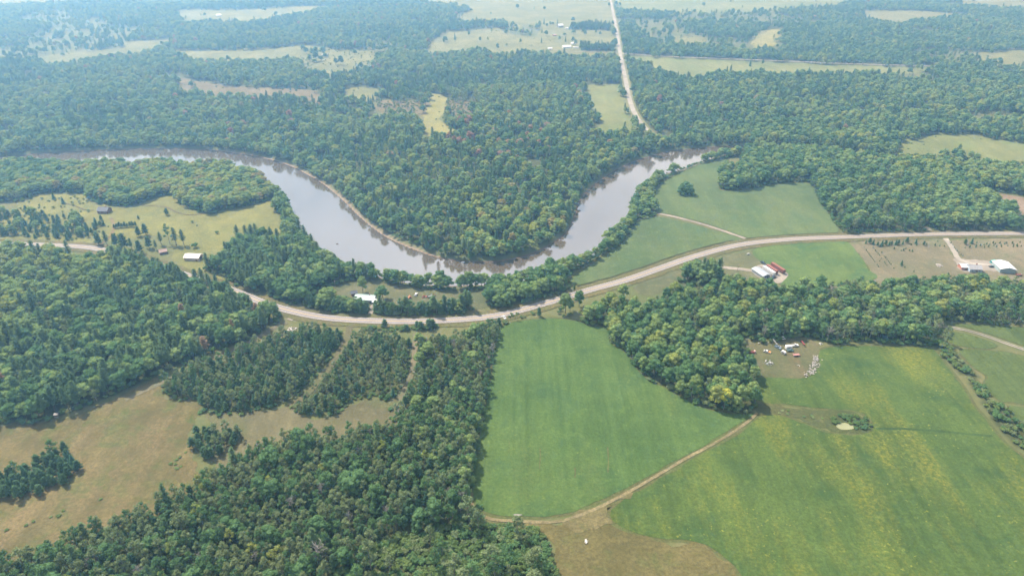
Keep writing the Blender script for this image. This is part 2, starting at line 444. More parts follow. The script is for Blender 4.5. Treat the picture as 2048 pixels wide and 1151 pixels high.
# far country: woodland everywhere north of the river except these openings
OPEN = {
 'meadow_strip': [(863, 189), (895, 195), (898, 209), (888, 222), (884, 243), (909, 257), (935, 276, 8), (915, 276, 10), (895, 268, 12), (856, 262, 12), (832, 263, 12), (839, 240), (849, 216)],
 'hay_field': [(1176, 170), (1246, 171), (1252, 198), (1261, 229), (1271, 250), (1268, 260, 10), (1242, 257, 12), (1197, 260, 12), (1196, 247), (1183, 233), (1179, 195)],
 'long_field': [(1256, 112), (1348, 117), (1555, 125), (1700, 131), (1880, 136), (1800, 138, 12), (1730, 139, 14), (1591, 140, 14), (1539, 136, 14), (1504, 136, 14), (1435, 142, 14), (1348, 147, 14), (1308, 136), (1263, 121)],
 'pale_field': [(1226, -20), (1229, 10), (1235, 24), (1291, 18, 13), (1348, 22, 13), (1383, 17, 13), (1452, 18, 13), (1626, 10, 13), (1700, 0, 10), (1760, -20)],
 'ranch_land': [(800, -20), (839, 3), (936, 21), (915, 28), (922, 37, 13), (1006, 35, 13), (1034, 46, 13), (1051, 50), (1072, 56), (1072, 71), (1048, 73), (1013, 66), (995, 57), (922, 63), (891, 66), (846, 90, 10), (881, 102, 13), (943, 96, 13),
     (995, 102, 13), (1048, 101, 13), (1100, 101, 12), (1130, 104, 12), (1200, 106, 12), (1232, 108, 10), (1230, 75), (1227, 45), (1222, 5), (1218, -20)],
 'clearing_a': [(610, 95), (680, 100), (760, 105), (745, 124, 8), (700, 140, 10), (640, 139, 12), (610, 126, 8)],
 'clearing_b': [(337, 101), (382, 103), (521, 99), (574, 95), (620, 92), (625, 108, 12), (591, 110, 13), (487, 110, 13), (382, 113, 13)],
 'clearing_c': [(90, 113), (160, 104), (209, 100), (243, 95), (233, 86), (313, 80), (345, 83), (300, 95, 13), (243, 103, 13), (160, 112, 13), (97, 118, 13)],
 'clearing_d': [(351, 26), (375, 20), (487, 20), (598, 14), (650, 14), (600, 24, 13), (494, 36, 13), (438, 37, 13), (368, 37, 13)],
 'clearing_e': [(-200, 16), (0, 14), (70, 10), (167, 4), (220, -20), (-200, -20)],
 'reed_marsh': [(348, 156), (382, 160), (434, 170), (487, 174), (542, 176), (626, 182), (640, 196, 9), (560, 192, 10), (487, 183, 12), (400, 179, 12), (366, 172, 10)],
 'brush_clearing': [(898, 198), (954, 207), (960, 216, 6), (930, 228, 7), (900, 232, 7), (895, 212)],
 'brush_clearing_b': [(750, 204), (800, 202), (853, 205), (850, 218, 8), (800, 219, 9), (756, 214, 9)],
 'brush_clearing_c': [(690, 180), (740, 176), (762, 182), (740, 192, 9), (700, 192, 9)],
 'clearing_f': [(1504, 75), (1530, 62), (1568, 58), (1572, 68), (1545, 86, 10), (1515, 92, 10)],
 'clearing_g': [(1348, 74), (1407, 76), (1405, 84, 11), (1350, 83, 11)],
 'clearing_h': [(1720, 24), (1817, 22), (1900, 27), (1930, 33), (1817, 37, 13), (1748, 33, 13)],
 'clearing_i': [(1940, 110), (1990, 104), (2048, 100), (2250, 96), (2250, 122, 13), (2048, 122, 13), (1991, 122, 13)],
 'clearing_j': [(1925, -6), (2048, -2), (2250, 0), (2250, 14, 10), (2048, 13, 10), (1940, 8, 10)],
 'east_meadow': [(1800, 285), (1840, 280), (1883, 267), (1939, 269), (2048, 284), (2400, 330), (2400, 350, 10), (2026, 315, 12), (1974, 304, 12), (1921, 294, 12), (1852, 301, 12), (1800, 292, 12)],
 'landing': [(1296, 262), (1312, 274), (1318, 292), (1312, 306), (1330, 300), (1345, 284), (1330, 270), (1306, 258)],
}
FIELDS = {   # crops and meadows of the near country: outline, material, margin width
 'soy_field': ([(1006, 652), (1040, 642), (1100, 637), (1160, 643), (1176, 652), (1211, 657), (1222, 684), (1252, 707), (1271, 735), (1298, 762), (1331, 777), (1395, 810), (1460, 827), (1508, 827),
     (1488, 842), (1440, 872), (1375, 908), (1305, 947), (1236, 984), (1170, 1013), (1110, 1030), (1040, 1032), (985, 1027), (956, 1012), (947, 985), (951, 920), (960, 875), (969, 820), (980, 768), (990, 705), (996, 675)], 'soy', 2.2),
 'weedy_field': [(1511, 757), (1600, 757), (1622, 748), (1638, 728), (1640, 700), (1680, 693), (1760, 692), (1840, 695), (1866, 698), (1890, 728), (1915, 762), (1938, 795), (1965, 833), (2005, 883), (2048, 918), (2200, 1060), (2250, 1320),
     (1560, 1320), (1482, 1151), (1452, 1116), (1400, 1083), (1330, 1078), (1270, 1064), (1226, 1042), (1220, 1020), (1246, 1000), (1320, 957), (1390, 916), (1450, 884), (1500, 850), (1522, 832), (1560, 830), (1610, 848), (1660, 866), (1722, 869), (1747, 860),
     (1738, 836), (1705, 820), (1640, 816), (1570, 808), (1514, 798)],
 'river_field': ([(1140, 562), (1204, 516), (1245, 486), (1266, 458), (1278, 442), (1312, 434), (1350, 440), (1420, 458), (1480, 477), (1440, 486), (1380, 506), (1300, 533), (1240, 551), (1180, 567)], 'clover', 1.5),
 'upper_field': ([(1310, 421), (1308, 398), (1302, 392), (1320, 372), (1340, 356), (1364, 344), (1400, 331), (1440, 321), (1458, 320), (1448, 336), (1438, 352), (1437, 377), (1452, 382), (1494, 380), (1543, 371), (1615, 367), (1637, 400), (1676, 462), (1600, 468), (1530, 475), (1494, 474), (1420, 449), (1350, 430)], 'clover', 1.5),
 'corner_field': ([(1505, 505), (1512, 496), (1536, 491), (1583, 487), (1640, 484), (1694, 484), (1720, 512), (1736, 537), (1744, 560), (1572, 575), (1577, 548), (1552, 532), (1530, 527), (1513, 516)], 'clover_bright', 1.5),
 'east_field_a': ([(1893, 648), (1939, 648), (2048, 655), (2300, 675), (2300, 775), (2048, 692), (2000, 675), (1960, 662), (1915, 651)], 'soy_b', 1.5),
 'east_field_b': ([(1893, 662), (1930, 667), (1965, 677), (1994, 690), (1975, 697), (1911, 690), (1892, 674)], 'soy_b', 1.0),
 'east_field_c': ([(1921, 699), (1990, 702), (2048, 712), (2300, 790), (2300, 880), (2048, 809), (2004, 803), (1978, 782), (1970, 765), (1975, 752), (1952, 738), (1935, 722)], 'soy_b', 1.5),
 'east_field_d': ([(2020, 822), (2048, 815), (2300, 890), (2300, 960), (2060, 850)], 'soy_b', 1.0),
 'tan_field': ([(1940, 378), (2048, 393), (2500, 440), (2500, 470), (2150, 452), (2060, 447), (1990, 408)], 'plough', 1.0),
 'left_meadow': ([(40, 402), (70, 391), (122, 386), (172, 391), (186, 405), (257, 415), (309, 398), (348, 391), (358, 406), (410, 429), (452, 424), (540, 403), (552, 400), (551, 421), (566, 438), (556, 470), (500, 475), (450, 500), (412, 508),
     (390, 505), (360, 490), (320, 470), (250, 480), (200, 484), (140, 486), (60, 478), (-60, 476), (-60, 440), (30, 430)], 'hay', 0),
 'shed_yard': ([(345, 505), (375, 495), (412, 505), (416, 540), (455, 562), (420, 550), (360, 532), (345, 520)], 'hay', 0),
 'house_lawn': ([(636, 582), (700, 563), (770, 558), (812, 572), (882, 581), (934, 581), (980, 575), (982, 610), (940, 622), (850, 628), (740, 627), (640, 612)], 'lawn', 0),
 'orchard_grass': ([(1702, 484), (1880, 478), (1890, 484), (1908, 515), (1925, 540), (1925, 565), (1745, 570), (1738, 540), (1722, 512)], 'mown', 0),
 'orchard_grass_b': ([(1902, 482), (2048, 478), (2400, 474), (2400, 560), (1935, 560), (1925, 520)], 'mown', 0),
 'farm_lawn': ([(1425, 522), (1480, 505), (1502, 503), (1528, 527), (1520, 534), (1470, 532), (1430, 528)], 'lawn', 0),
 'farm_lawn_b': ([(1280, 560), (1360, 527), (1405, 523), (1440, 536), (1500, 542), (1512, 560), (1440, 570), (1360, 575), (1300, 590), (1270, 580)], 'lawn', 0),
 'farm_yard': ([(1512, 545), (1516, 532), (1535, 528), (1552, 533), (1576, 548), (1574, 562), (1548, 566), (1520, 562)], 'gravel', 0),
 'house_yard': ([(1912, 518), (1925, 516), (1960, 522), (1995, 526), (2000, 538), (1985, 541), (1940, 544), (1918, 536)], 'gravel', 0),
 'junk_yard': ([(1484, 684), (1530, 680), (1608, 674), (1632, 686), (1644, 690), (1637, 722), (1620, 748), (1598, 755), (1512, 755), (1508, 738), (1486, 704)], 'yard', 0),
 'straw_meadow': ([(-200, 860), (0, 850), (80, 847), (150, 827), (252, 785), (325, 753), (338, 792), (366, 803), (404, 803), (404, 824), (380, 860), (376, 870), (396, 930), (400, 975), (350, 1010), (280, 1046), (215, 1062), (145, 1090), (60, 1120), (-200, 1180)], 'straw_meadow', 0),
 'cut_meadow': ([(404, 824), (486, 826), (566, 810), (592, 800), (595, 826), (625, 834), (682, 827), (697, 810), (754, 796), (779, 804), (802, 782), (815, 810), (800, 862), (731, 872), (675, 884), (592, 890), (528, 902), (480, 925), (440, 935), (410, 900), (430, 850)], 'mown_pale', 0),
 'tan_meadow': ([(1046, 1046), (1110, 1048), (1170, 1032), (1225, 1005), (1215, 1022), (1222, 1046), (1268, 1069), (1330, 1083), (1398, 1088), (1448, 1120), (1478, 1153), (1556, 1320), (1150, 1320), (1122, 1180), (1112, 1120), (1098, 1075)], 'straw_dark', 0),
 'marsh_strip': ([(1512, 802), (1570, 811), (1640, 819), (1705, 823), (1735, 838), (1743, 858), (1720, 866), (1662, 863), (1610, 845), (1562, 827), (1520, 829)], 'marsh', 0),
}
FIELDS['weedy_field'] = (FIELDS['weedy_field'], 'soy_weedy', 2.2)

# ---- ground cover materials
ROW = ang((1200, 1000), (1190, 700)) + math.pi / 2
WEED = ang((1830, 860), (1990, 1060)) + math.pi / 2
M = {}
M['soy'] = land('soy', (0.074, 0.138, 0.042), (0.104, 0.165, 0.048), rot=-ROW, stretch=5, fine=0.35, patch=(0.20, 0.22, 0.06), patch_amt=0.5, patch_rot=-0.4, patch_scale=0.016, speck=(0.19, 0.25, 0.06), speck_amt=0.5, third=(0.045, 0.098, 0.044), third_amt=0.8, stripes=0.22, stripe_w=7)
M['soy_b'] = land('soy_b', (0.082, 0.125, 0.042), (0.108, 0.145, 0.046), rot=0.4, stretch=6, fine=0.35, patch=(0.15, 0.17, 0.05), patch_amt=0.35, stripes=0.3, stripe_w=7)
M['soy_weedy'] = land('soy_weedy', (0.070, 0.120, 0.034), (0.098, 0.146, 0.038), rot=-WEED, stretch=6, fine=0.4, patch=(0.28, 0.27, 0.042), patch_amt=0.7, patch_rot=-WEED, patch_scale=0.03, speck=(0.30, 0.33, 0.06), speck_amt=0.8, third=(0.034, 0.080, 0.032), third_amt=0.85, stripes=0.25, stripe_w=8)
M['clover'] = land('clover', (0.105, 0.160, 0.068), (0.135, 0.178, 0.068), rot=-1.2, stretch=7, fine=0.3, patch=(0.20, 0.20, 0.09), patch_amt=0.4, patch_rot=-1.2, patch_scale=0.02, third=(0.075, 0.14, 0.07), third_amt=0.6)
M['clover_bright'] = land('clover_bright', (0.110, 0.175, 0.058), (0.140, 0.195, 0.062), rot=-1.3, stretch=7, fine=0.3, third=(0.062, 0.135, 0.058), third_amt=0.8, patch=(0.16, 0.22, 0.06), patch_amt=0.5)
M['hay'] = land('hay', (0.205, 0.212, 0.076), (0.255, 0.245, 0.080), stretch=2, fine=0.4, patch=(0.30, 0.265, 0.10), patch_amt=0.6, third=(0.15, 0.18, 0.07), third_amt=0.6, big=0.02)
M['lawn'] = land('lawn', (0.125, 0.145, 0.072), (0.17, 0.165, 0.088), stretch=3, fine=0.25, third=(0.22, 0.19, 0.12), third_amt=0.5)
M['mown'] = land('mown', (0.20, 0.185, 0.115), (0.24, 0.20, 0.13), stretch=3, fine=0.25, third=(0.13, 0.165, 0.075), third_amt=0.55)
M['mown_pale'] = land('mown_pale', (0.150, 0.142, 0.076), (0.18, 0.160, 0.088), stretch=3, fine=0.3, third=(0.11, 0.14, 0.05), third_amt=0.6)
M['straw_meadow'] = land('straw_meadow', (0.150, 0.134, 0.058), (0.200, 0.164, 0.074), rot=-1.0, stretch=7, fine=0.4, patch=(0.27, 0.195, 0.105), patch_amt=0.9, patch_rot=-0.9, patch_scale=0.03, third=(0.092, 0.130, 0.038), third_amt=0.95, big=0.026)
M['straw_dark'] = land('straw_dark', (0.150, 0.135, 0.056), (0.185, 0.158, 0.066), rot=0.3, stretch=2, fine=0.45, patch=(0.26, 0.205, 0.095), patch_amt=0.7, third=(0.100, 0.125, 0.040), third_amt=0.75, big=0.03)
M['marsh'] = land('marsh', (0.095, 0.125, 0.045), (0.14, 0.14, 0.06), stretch=3, fine=0.5, third=(0.06, 0.09, 0.035), third_amt=0.7, patch=(0.18, 0.14, 0.07), patch_amt=0.6, patch_rot=1.4)
M['yard'] = land('yard', (0.125, 0.145, 0.065), (0.165, 0.15, 0.08), stretch=2, fine=0.4, patch=(0.23, 0.15, 0.085), patch_amt=0.8, patch_rot=1.3, patch_scale=0.04, third=(0.10, 0.14, 0.04), third_amt=0.5, big=0.03)
M['plough'] = land('plough', (0.22, 0.165, 0.115), (0.28, 0.21, 0.15), rot=1.2, stretch=8, fine=0.2)
M['straw'] = land('straw', (0.23, 0.175, 0.095), (0.28, 0.21, 0.115), stretch=2, fine=0.4, third=(0.13, 0.12, 0.05), third_amt=0.6, big=0.05)
M['straw_pale'] = land('straw_pale', (0.27, 0.225, 0.125), (0.32, 0.27, 0.15), stretch=2, fine=0.5, third=(0.13, 0.14, 0.055), third_amt=0.9, big=0.06)
M['margin'] = land('margin', (0.155, 0.145, 0.065), (0.115, 0.140, 0.05), stretch=2, fine=0.4, big=0.05)
M['earth'] = land('earth', (0.12, 0.085, 0.055), (0.17, 0.125, 0.08), stretch=2, fine=0.3)
M['gravel'] = land('gravel', (0.30, 0.265, 0.225), (0.36, 0.315, 0.27), stretch=2, fine=0.2, bump=0.2, third=(0.28, 0.25, 0.20), third_amt=0.5, big=0.04)
M['gravel_white'] = land('gravel_white', (0.38, 0.345, 0.30), (0.43, 0.39, 0.345), stretch=2, fine=0.2, bump=0.2, big=0.04)
M['far_hay'] = land('far_hay', (0.20, 0.205, 0.082), (0.25, 0.235, 0.10), rot=0.2, stretch=3, fine=0.25, third=(0.13, 0.145, 0.055), third_amt=0.7, big=0.012)
M['far_green'] = land('far_green', (0.18, 0.205, 0.076), (0.235, 0.235, 0.094), rot=1.4, stretch=6, fine=0.2, third=(0.16, 0.22, 0.08), third_amt=0.5, big=0.008)
M['far_yellow'] = land('far_yellow', (0.26, 0.255, 0.075), (0.30, 0.27, 0.09), rot=0.1, stretch=5, fine=0.25, third=(0.22, 0.20, 0.09), third_amt=0.6, big=0.02)
M['reeds'] = land('reeds', (0.19, 0.155, 0.08), (0.25, 0.20, 0.105), rot=1.3, stretch=4, fine=0.35, third=(0.12, 0.12, 0.06), third_amt=0.6, big=0.02)

# ---- ground sheet with the river bed carved in
def axis(lo, hi, step, far, grow=1.16):
    a = list(np.arange(lo, hi + 0.1, step))
    s = step
    while a[-1] < far[1]:
        s *= grow
        a.append(a[-1] + s)
    s = step
    while a[0] > far[0]:
        s *= grow
        a.insert(0, a[0] - s)
    return np.array(a)
gx = axis(-640, 640, 4.0, (-7000, 7000))
gy = axis(190, 1010, 4.0, (-1500, 9000))
GX, GY = np.meshgrid(gx, gy)
sd = river_sd(GX.ravel(), GY.ravel()).reshape(GX.shape)
def sstep(a, b, x):
    t = np.clip((x - a) / (b - a), 0, 1)
    return t * t * (3 - 2 * t)
bankw = 7.0 + 4.0 * vnoise(GX, GY, 60, 3)
GZ = np.where(sd > 0, WATER_Z * (1 - sstep(0, 1, sd / bankw)), WATER_Z - 1.6 * sstep(0, 1, -sd / 8.0))
_sx = G(885, 511)[0]
dn = dist_line([q for q in NORTH_BANK if G(400, 296)[0] < q[0] < _sx], GX.ravel(), GY.ravel()).reshape(GX.shape)
sand = (1 - sstep(1.0, 2.0 + 2.6 * vnoise(GX, GY, 40, 33), dn)) * (sd > -6)
# woodland floor mask
FAR_Y = np.array(NORTH_BANK)
WPOLY = {n: GP(p) for n, p in WOODS.items()}
OPOLY = {n: smooth(GP(p), True, 12) for n, p in OPEN.items()}
FAR_REGION = [(-7000, 9000)] + [(-7000, NORTH_BANK[0][1])] + NORTH_BANK + [(7000, NORTH_BANK[-1][1]), (7000, 9000)]
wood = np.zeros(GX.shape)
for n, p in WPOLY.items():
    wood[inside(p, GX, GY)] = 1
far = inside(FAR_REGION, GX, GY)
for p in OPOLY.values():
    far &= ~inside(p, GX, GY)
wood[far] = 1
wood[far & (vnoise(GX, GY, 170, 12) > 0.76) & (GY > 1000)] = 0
ny, nx = GX.shape
idx = np.arange(nx * ny).reshape(ny, nx)
quads = np.stack([idx[:-1, :-1], idx[:-1, 1:], idx[1:, 1:], idx[1:, :-1]], -1).reshape(-1, 4)
gm, gnt, gb, go = new_mat('ground')
k = NT(gnt)
p = k.pos()
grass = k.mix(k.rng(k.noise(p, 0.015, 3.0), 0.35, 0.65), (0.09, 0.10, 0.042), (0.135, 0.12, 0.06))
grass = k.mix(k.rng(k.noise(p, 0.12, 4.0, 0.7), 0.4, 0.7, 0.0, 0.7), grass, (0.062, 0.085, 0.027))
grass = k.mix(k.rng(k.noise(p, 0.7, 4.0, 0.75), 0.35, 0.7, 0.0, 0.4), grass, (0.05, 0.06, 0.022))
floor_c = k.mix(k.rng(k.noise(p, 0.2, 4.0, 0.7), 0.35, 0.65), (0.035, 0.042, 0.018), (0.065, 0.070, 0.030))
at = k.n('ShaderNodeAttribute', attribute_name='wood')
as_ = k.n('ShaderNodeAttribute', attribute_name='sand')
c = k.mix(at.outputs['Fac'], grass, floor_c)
sandc = k.mix(k.noise(p, 0.25, 4.0, 0.7), (0.26, 0.205, 0.155), (0.17, 0.13, 0.095))
bankc = k.mix(k.noise(p, 0.25, 4.0, 0.7), (0.055, 0.085, 0.032), (0.09, 0.085, 0.042))
zz = k.n('ShaderNodeSeparateXYZ')
k.l(p, zz.inputs[0])
isbank = k.rng(zz.outputs['Z'], -0.15, -0.6)
c = k.mix(isbank, c, bankc)
mud = k.rng(zz.outputs['Z'], WATER_Z + 0.45, WATER_Z + 0.2)
c = k.mix(mud, c, (0.09, 0.066, 0.048))
c = k.mix(k.math('MULTIPLY', as_.outputs['Fac'], k.rng(k.noise(p, 0.08, 3.0), 0.3, 0.5, 0.55, 1.0)), c, sandc)
k.l(c, gb.inputs['Base Color'])
k.bump(k.noise(p, 0.5, 4.0, 0.7), 0.5, 0.8, gb)
gb.inputs['Specular IOR Level'].default_value = 0.05
ground = mesh_obj('ground', np.stack([GX.ravel(), GY.ravel(), GZ.ravel()], -1).tolist(), quads.tolist(), gm, smooth_shade=True)
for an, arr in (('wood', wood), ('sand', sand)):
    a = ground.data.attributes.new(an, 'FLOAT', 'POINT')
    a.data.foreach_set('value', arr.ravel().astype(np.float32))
tag(ground, 'wide flat valley floor of dry grass and woodland soil', kind='structure')

# ---- water
def sheet(name, pts, z, mat, label=None, jitter=0.0, step=5.0, kind='structure', smooth_it=True):
    q = smooth(pts, True, step) if smooth_it else list(pts)
    if jitter:
        r = []
        n = len(q)
        for i, (x, y) in enumerate(q):
            a, b = q[i - 1], q[(i + 1) % n]
            tx, ty = b[0] - a[0], b[1] - a[1]
            L = math.hypot(tx, ty) + 1e-6
            d = jitter * (mnoise.noise((x * 0.07, y * 0.07, 3.1)) * 1.6 + mnoise.noise((x * 0.3, y * 0.3, 7.7)) * 0.8)
            r.append((x + ty / L * d, y - tx / L * d))
        q = r
    v = [Vector((x, y, 0)) for x, y in q]
    tri = tessellate_polygon([v])
    o = mesh_obj(name, [(x, y, z) for x, y in q], [tuple(t) for t in tri], mat)
    bm = bmesh.new()
    bm.from_mesh(o.data)
    bmesh.ops.recalc_face_normals(bm, faces=bm.faces)
    for f in bm.faces:
        if f.normal.z < 0:
            f.normal_flip()
    bm.to_mesh(o.data)
    bm.free()
    return tag(o, label, kind=kind)
def ribbon(name, line, width, z, mat, label=None, jitter=0.0, offset=0.0, kind='structure', crown=0.0):
    vs, fs = [], []
    n = len(line)
    for i, (x, y) in enumerate(line):
        a, b = line[max(0, i - 1)], line[min(n - 1, i + 1)]
        tx, ty = b[0] - a[0], b[1] - a[1]
        L = math.hypot(tx, ty) + 1e-6
        nx_, ny_ = -ty / L, tx / L
        w0 = width / 2 * (1 + jitter * mnoise.noise((x * 0.15, y * 0.15, 1.0)))
        w1 = width / 2 * (1 + jitter * mnoise.noise((x * 0.15, y * 0.15, 9.0)))
        for w, zz_ in ((offset - w0, z), (offset, z + crown), (offset + w1, z)):
            vs.append((x + nx_ * w, y + ny_ * w, zz_))
        if i:
            j = 3 * i
            fs += [(j - 3, j, j + 1, j - 2), (j - 2, j + 1, j + 2, j - 1)]
    fs = [tuple(reversed(f)) for f in fs]
    return tag(mesh_obj(name, vs, fs, mat), label, kind=kind)
wm, wnt, wb, wout = new_mat('river_water')
k = NT(wnt)
p = k.pos()
k.l(k.mix(k.noise(p, 0.01, 2.0), (0.084, 0.066, 0.048), (0.068, 0.054, 0.041)), wb.inputs['Base Color'])
k.l(k.rng(k.noise(k.mapping(p, 0.5, (1, 0.35, 1)), 0.03, 3.0), 0.35, 0.7, 0.05, 0.16), wb.inputs['Roughness'])
wb.inputs['IOR'].default_value = 2.05
wb.inputs['Specular IOR Level'].default_value = 1.0
k.bump(k.noise(p, 0.9, 3.0, 0.6), 0.12, 0.12, wb)
# ---- field sheets
def outset(poly, d):
    q = smooth(poly, True, 8)
    area = sum(q[i - 1][0] * q[i][1] - q[i][0] * q[i - 1][1] for i in range(len(q)))
    s = 1 if area > 0 else -1
    r = []
    for i in range(len(q)):
        a, b = q[i - 2], q[(i + 2) % len(q)]
        tx, ty = b[0] - a[0], b[1] - a[1]
        L = math.hypot(tx, ty) + 1e-6
        r.append((q[i][0] + s * d * ty / L, q[i][1] - s * d * tx / L))
    return r
river = sheet('river_water', outset(RIVER, 2.0), WATER_Z, wm, 'brown river looping round the wooded bend', smooth_it=False)
FIELD_NAMES = {'soy_field': ('crop_field', 'broad green crop field between the bottom wood and the oak wood'),
 'weedy_field': ('crop_field', 'weedy green crop field streaked yellow filling the lower right'),
 'river_field': ('crop_field', 'green field between the river trees and the highway bend'),
 'upper_field': ('crop_field', 'green field with a lone round tree beside the river'),
 'corner_field': ('crop_field', 'bright green crop patch beside the red trailers'),
 'east_field_a': ('crop_field', 'green field above the white gravel track at the right edge'),
 'east_field_b': ('crop_field', 'small green field just below the white gravel track'),
 'east_field_c': ('crop_field', 'green field right of the shrubby hedge line'),
 'east_field_d': ('crop_field', 'sliver of green field at the right edge below the hedge'),
 'tan_field': ('bare_field', 'bare tan field behind the east wood'),
 'left_meadow': ('meadow', 'yellow green hay meadow round the dark cabin'),
 'shed_yard': ('meadow', 'dry grass yard round the long cream shed'),
 'house_lawn': ('lawn', 'mown lawn round the teal roofed farmhouse'),
 'orchard_grass': ('mown_grass', 'tan mown grass planted with rows of saplings'),
 'orchard_grass_b': ('mown_grass', 'tan mown grass behind the white roofed barn'),
 'farm_lawn': ('lawn', 'lawn wedge between the highway and the trailers'),
 'farm_lawn_b': ('lawn', 'lawn between the highway and the oak wood'),
 'farm_yard': ('gravel_yard', 'gravel yard round the red trailers'),
 'house_yard': ('gravel_yard', 'gravel yard between the blue house and the white barn'),
 'junk_yard': ('grass_yard', 'grass yard full of old vehicles inside the weedy field'),
 'straw_meadow': ('meadow', 'dry straw meadow in the lower left'),
 'cut_meadow': ('meadow', 'pale cut meadow between the young plantations'),
 'tan_meadow': ('meadow', 'tan meadow at the bottom edge below the crop fields'),
 'marsh_strip': ('marsh', 'rough marshy strip round the little pond')}
zi = 0
for fn, (pts, mat, mar) in FIELDS.items():
    poly = GP(pts)
    nm, lb = FIELD_NAMES[fn]
    crop = mat.startswith(('soy', 'clover'))
    if mar:
        sheet('field_margin', outset(poly, mar), 0.03 + 0.001 * zi, M['margin'], 'dry margin of the ' + lb, jitter=1.0, smooth_it=False)
    z = (0.17 if crop else 0.06) + 0.003 * zi
    sheet(nm, poly, z, M[mat], lb, jitter=0.8 if crop else 3.0, step=3.0)
    zi += 1
OPEN_MAT = {'meadow_strip': 'far_yellow', 'hay_field': 'far_green', 'long_field': 'far_green', 'pale_field': 'far_green', 'ranch_land': 'far_hay', 'reed_marsh': 'reeds', 'brush_clearing': 'reeds',
            'brush_clearing_b': 'reeds', 'brush_clearing_c': 'far_hay', 'east_meadow': 'far_green', 'landing': 'lawn', 'clearing_f': 'far_yellow'}
OPEN_LABEL = {'meadow_strip': 'narrow yellow green meadow inside the bend wood', 'hay_field': 'pale green hay field beside the straight north road', 'long_field': 'long pale field along the far side road',
 'pale_field': 'pale far field right of the north road at the top', 'ranch_land': 'open ranch land with scattered trees at the top', 'clearing_a': 'pale clearing in the far left forest', 'clearing_b': 'thin pale clearing beside the far left forest',
 'clearing_c': 'sliver of clearing at the far left', 'clearing_d': 'pale field far off at the top left', 'clearing_e': 'pale field in the top left corner', 'reed_marsh': 'tan reed marsh in the left forest',
 'brush_clearing': 'brushy brown clearing beside the narrow meadow', 'brush_clearing_b': 'brown reed patch left of the narrow meadow', 'brush_clearing_c': 'small tan opening in the mid forest', 'clearing_f': 'yellowish clearing in the far right forest',
 'clearing_g': 'small clearing right of the north road', 'clearing_h': 'pale clearing far off at the top right', 'clearing_i': 'grey green clearing at the far right edge', 'clearing_j': 'pale field in the top right corner',
 'east_meadow': 'pale green meadow beyond the river at the right edge', 'landing': 'grassy landing where the north road meets the river'}
for on, poly in OPOLY.items():
    z = 0.22 + 0.01 * (zi - 20)
    sheet('clearing' if 'field' not in on else 'far_field', poly, z, M[OPEN_MAT.get(on, 'far_hay')], OPEN_LABEL[on], jitter=7.0, smooth_it=False)
    zi += 1

# ---- roads
asph, ant, ab, ao = new_mat('asphalt')
k = NT(ant)
p = k.pos()
c = k.mix(k.rng(k.noise(p, 0.03, 3.0), 0.35, 0.65), (0.19, 0.172, 0.172), (0.225, 0.202, 0.20))
c = k.mix(k.rng(k.noise(p, 1.2, 4.0, 0.7), 0.4, 0.7, 0.0, 0.35), c, (0.18, 0.155, 0.155))
k.l(c, ab.inputs['Base Color'])
ab.inputs['Roughness'].default_value = 0.85
lane_worn = plain('lane_worn', (0.165, 0.150, 0.150), 0.85, 0.1)
paint_white = plain('road_paint_white', (0.72, 0.72, 0.70), 0.7, 0.2)
paint_yellow = plain('road_paint_yellow', (0.62, 0.45, 0.10), 0.7, 0.2)
gravel_tan = land('shoulder_gravel', (0.20, 0.165, 0.115), (0.165, 0.145, 0.085), stretch=2, fine=0.3, big=0.04)
verge = land('verge_grass', (0.19, 0.165, 0.085), (0.145, 0.15, 0.06), stretch=2, fine=0.4, third=(0.27, 0.19, 0.10), third_amt=0.6, big=0.03)
ribbon('road_verge', HIGHWAY, 19.0, 0.36, verge, 'dry grass verge along the highway', 0.25)
ribbon('road_shoulder', HIGHWAY, 9.2, 0.42, gravel_tan, 'gravel shoulders of the highway', 0.06)
ribbon('highway', HIGHWAY, 7.2, 0.50, asph, 'two lane highway sweeping past the river bend', crown=0.06)
for off in (-2.6, -0.95, 0.95, 2.6):
    ribbon('wheel_track', HIGHWAY, 0.55, 0.565, lane_worn, 'faint darker wheel track along the highway', 0.3, off)
for off in (-3.3, 3.3):
    ribbon('edge_line', HIGHWAY, 0.16, 0.56, paint_white, 'thin white edge line of the highway', 0, off)
ribbon('centre_line', HIGHWAY, 0.28, 0.60, paint_yellow, 'faded yellow centre line of the highway', 0, 0)
ribbon('road_verge', NORTH_ROAD, 15, 0.52, M['far_hay'], 'pale verge of the north road', 0.3)
ribbon('gravel_road', NORTH_ROAD, 7.5, 0.62, M['gravel_white'], 'pale gravel road running straight north to the top', 0.1)
ribbon('gravel_road', SIDE_ROAD, 6.0, 0.56, M['gravel_white'], 'pale gravel side road along the long far field', 0.1)
TRACK_LABEL = {'field_track_a': 'straw coloured track round the broad crop field', 'field_track_b': 'pale farm track between the two river fields', 'gravel_track': 'white two rut gravel track at the right edge',
 'driveway_a': 'driveway to the teal roofed farmhouse', 'driveway_b': 'driveway to the trailer yard', 'driveway_c': 'white driveway to the blue house', 'driveway_d': 'short lane into the east wood', 'driveway_e': 'stub drive beside the sapling orchard',
 'driveway_f': 'short gravel turnout below the highway', 'driveway_g': 'lane from the highway to the dark cabin', 'forest_trail': 'grass trail along the left pine wood', 'plantation_trail': 'straw trail between the two young plantations',
 'brush_trail': 'grass trail left of the brushy strip', 'meadow_path': 'thin footpath left of the dark cabin', 'meadow_path_b': 'thin footpath along the meadow edge', 'ranch_lane': 'lane to the far ranch buildings'}
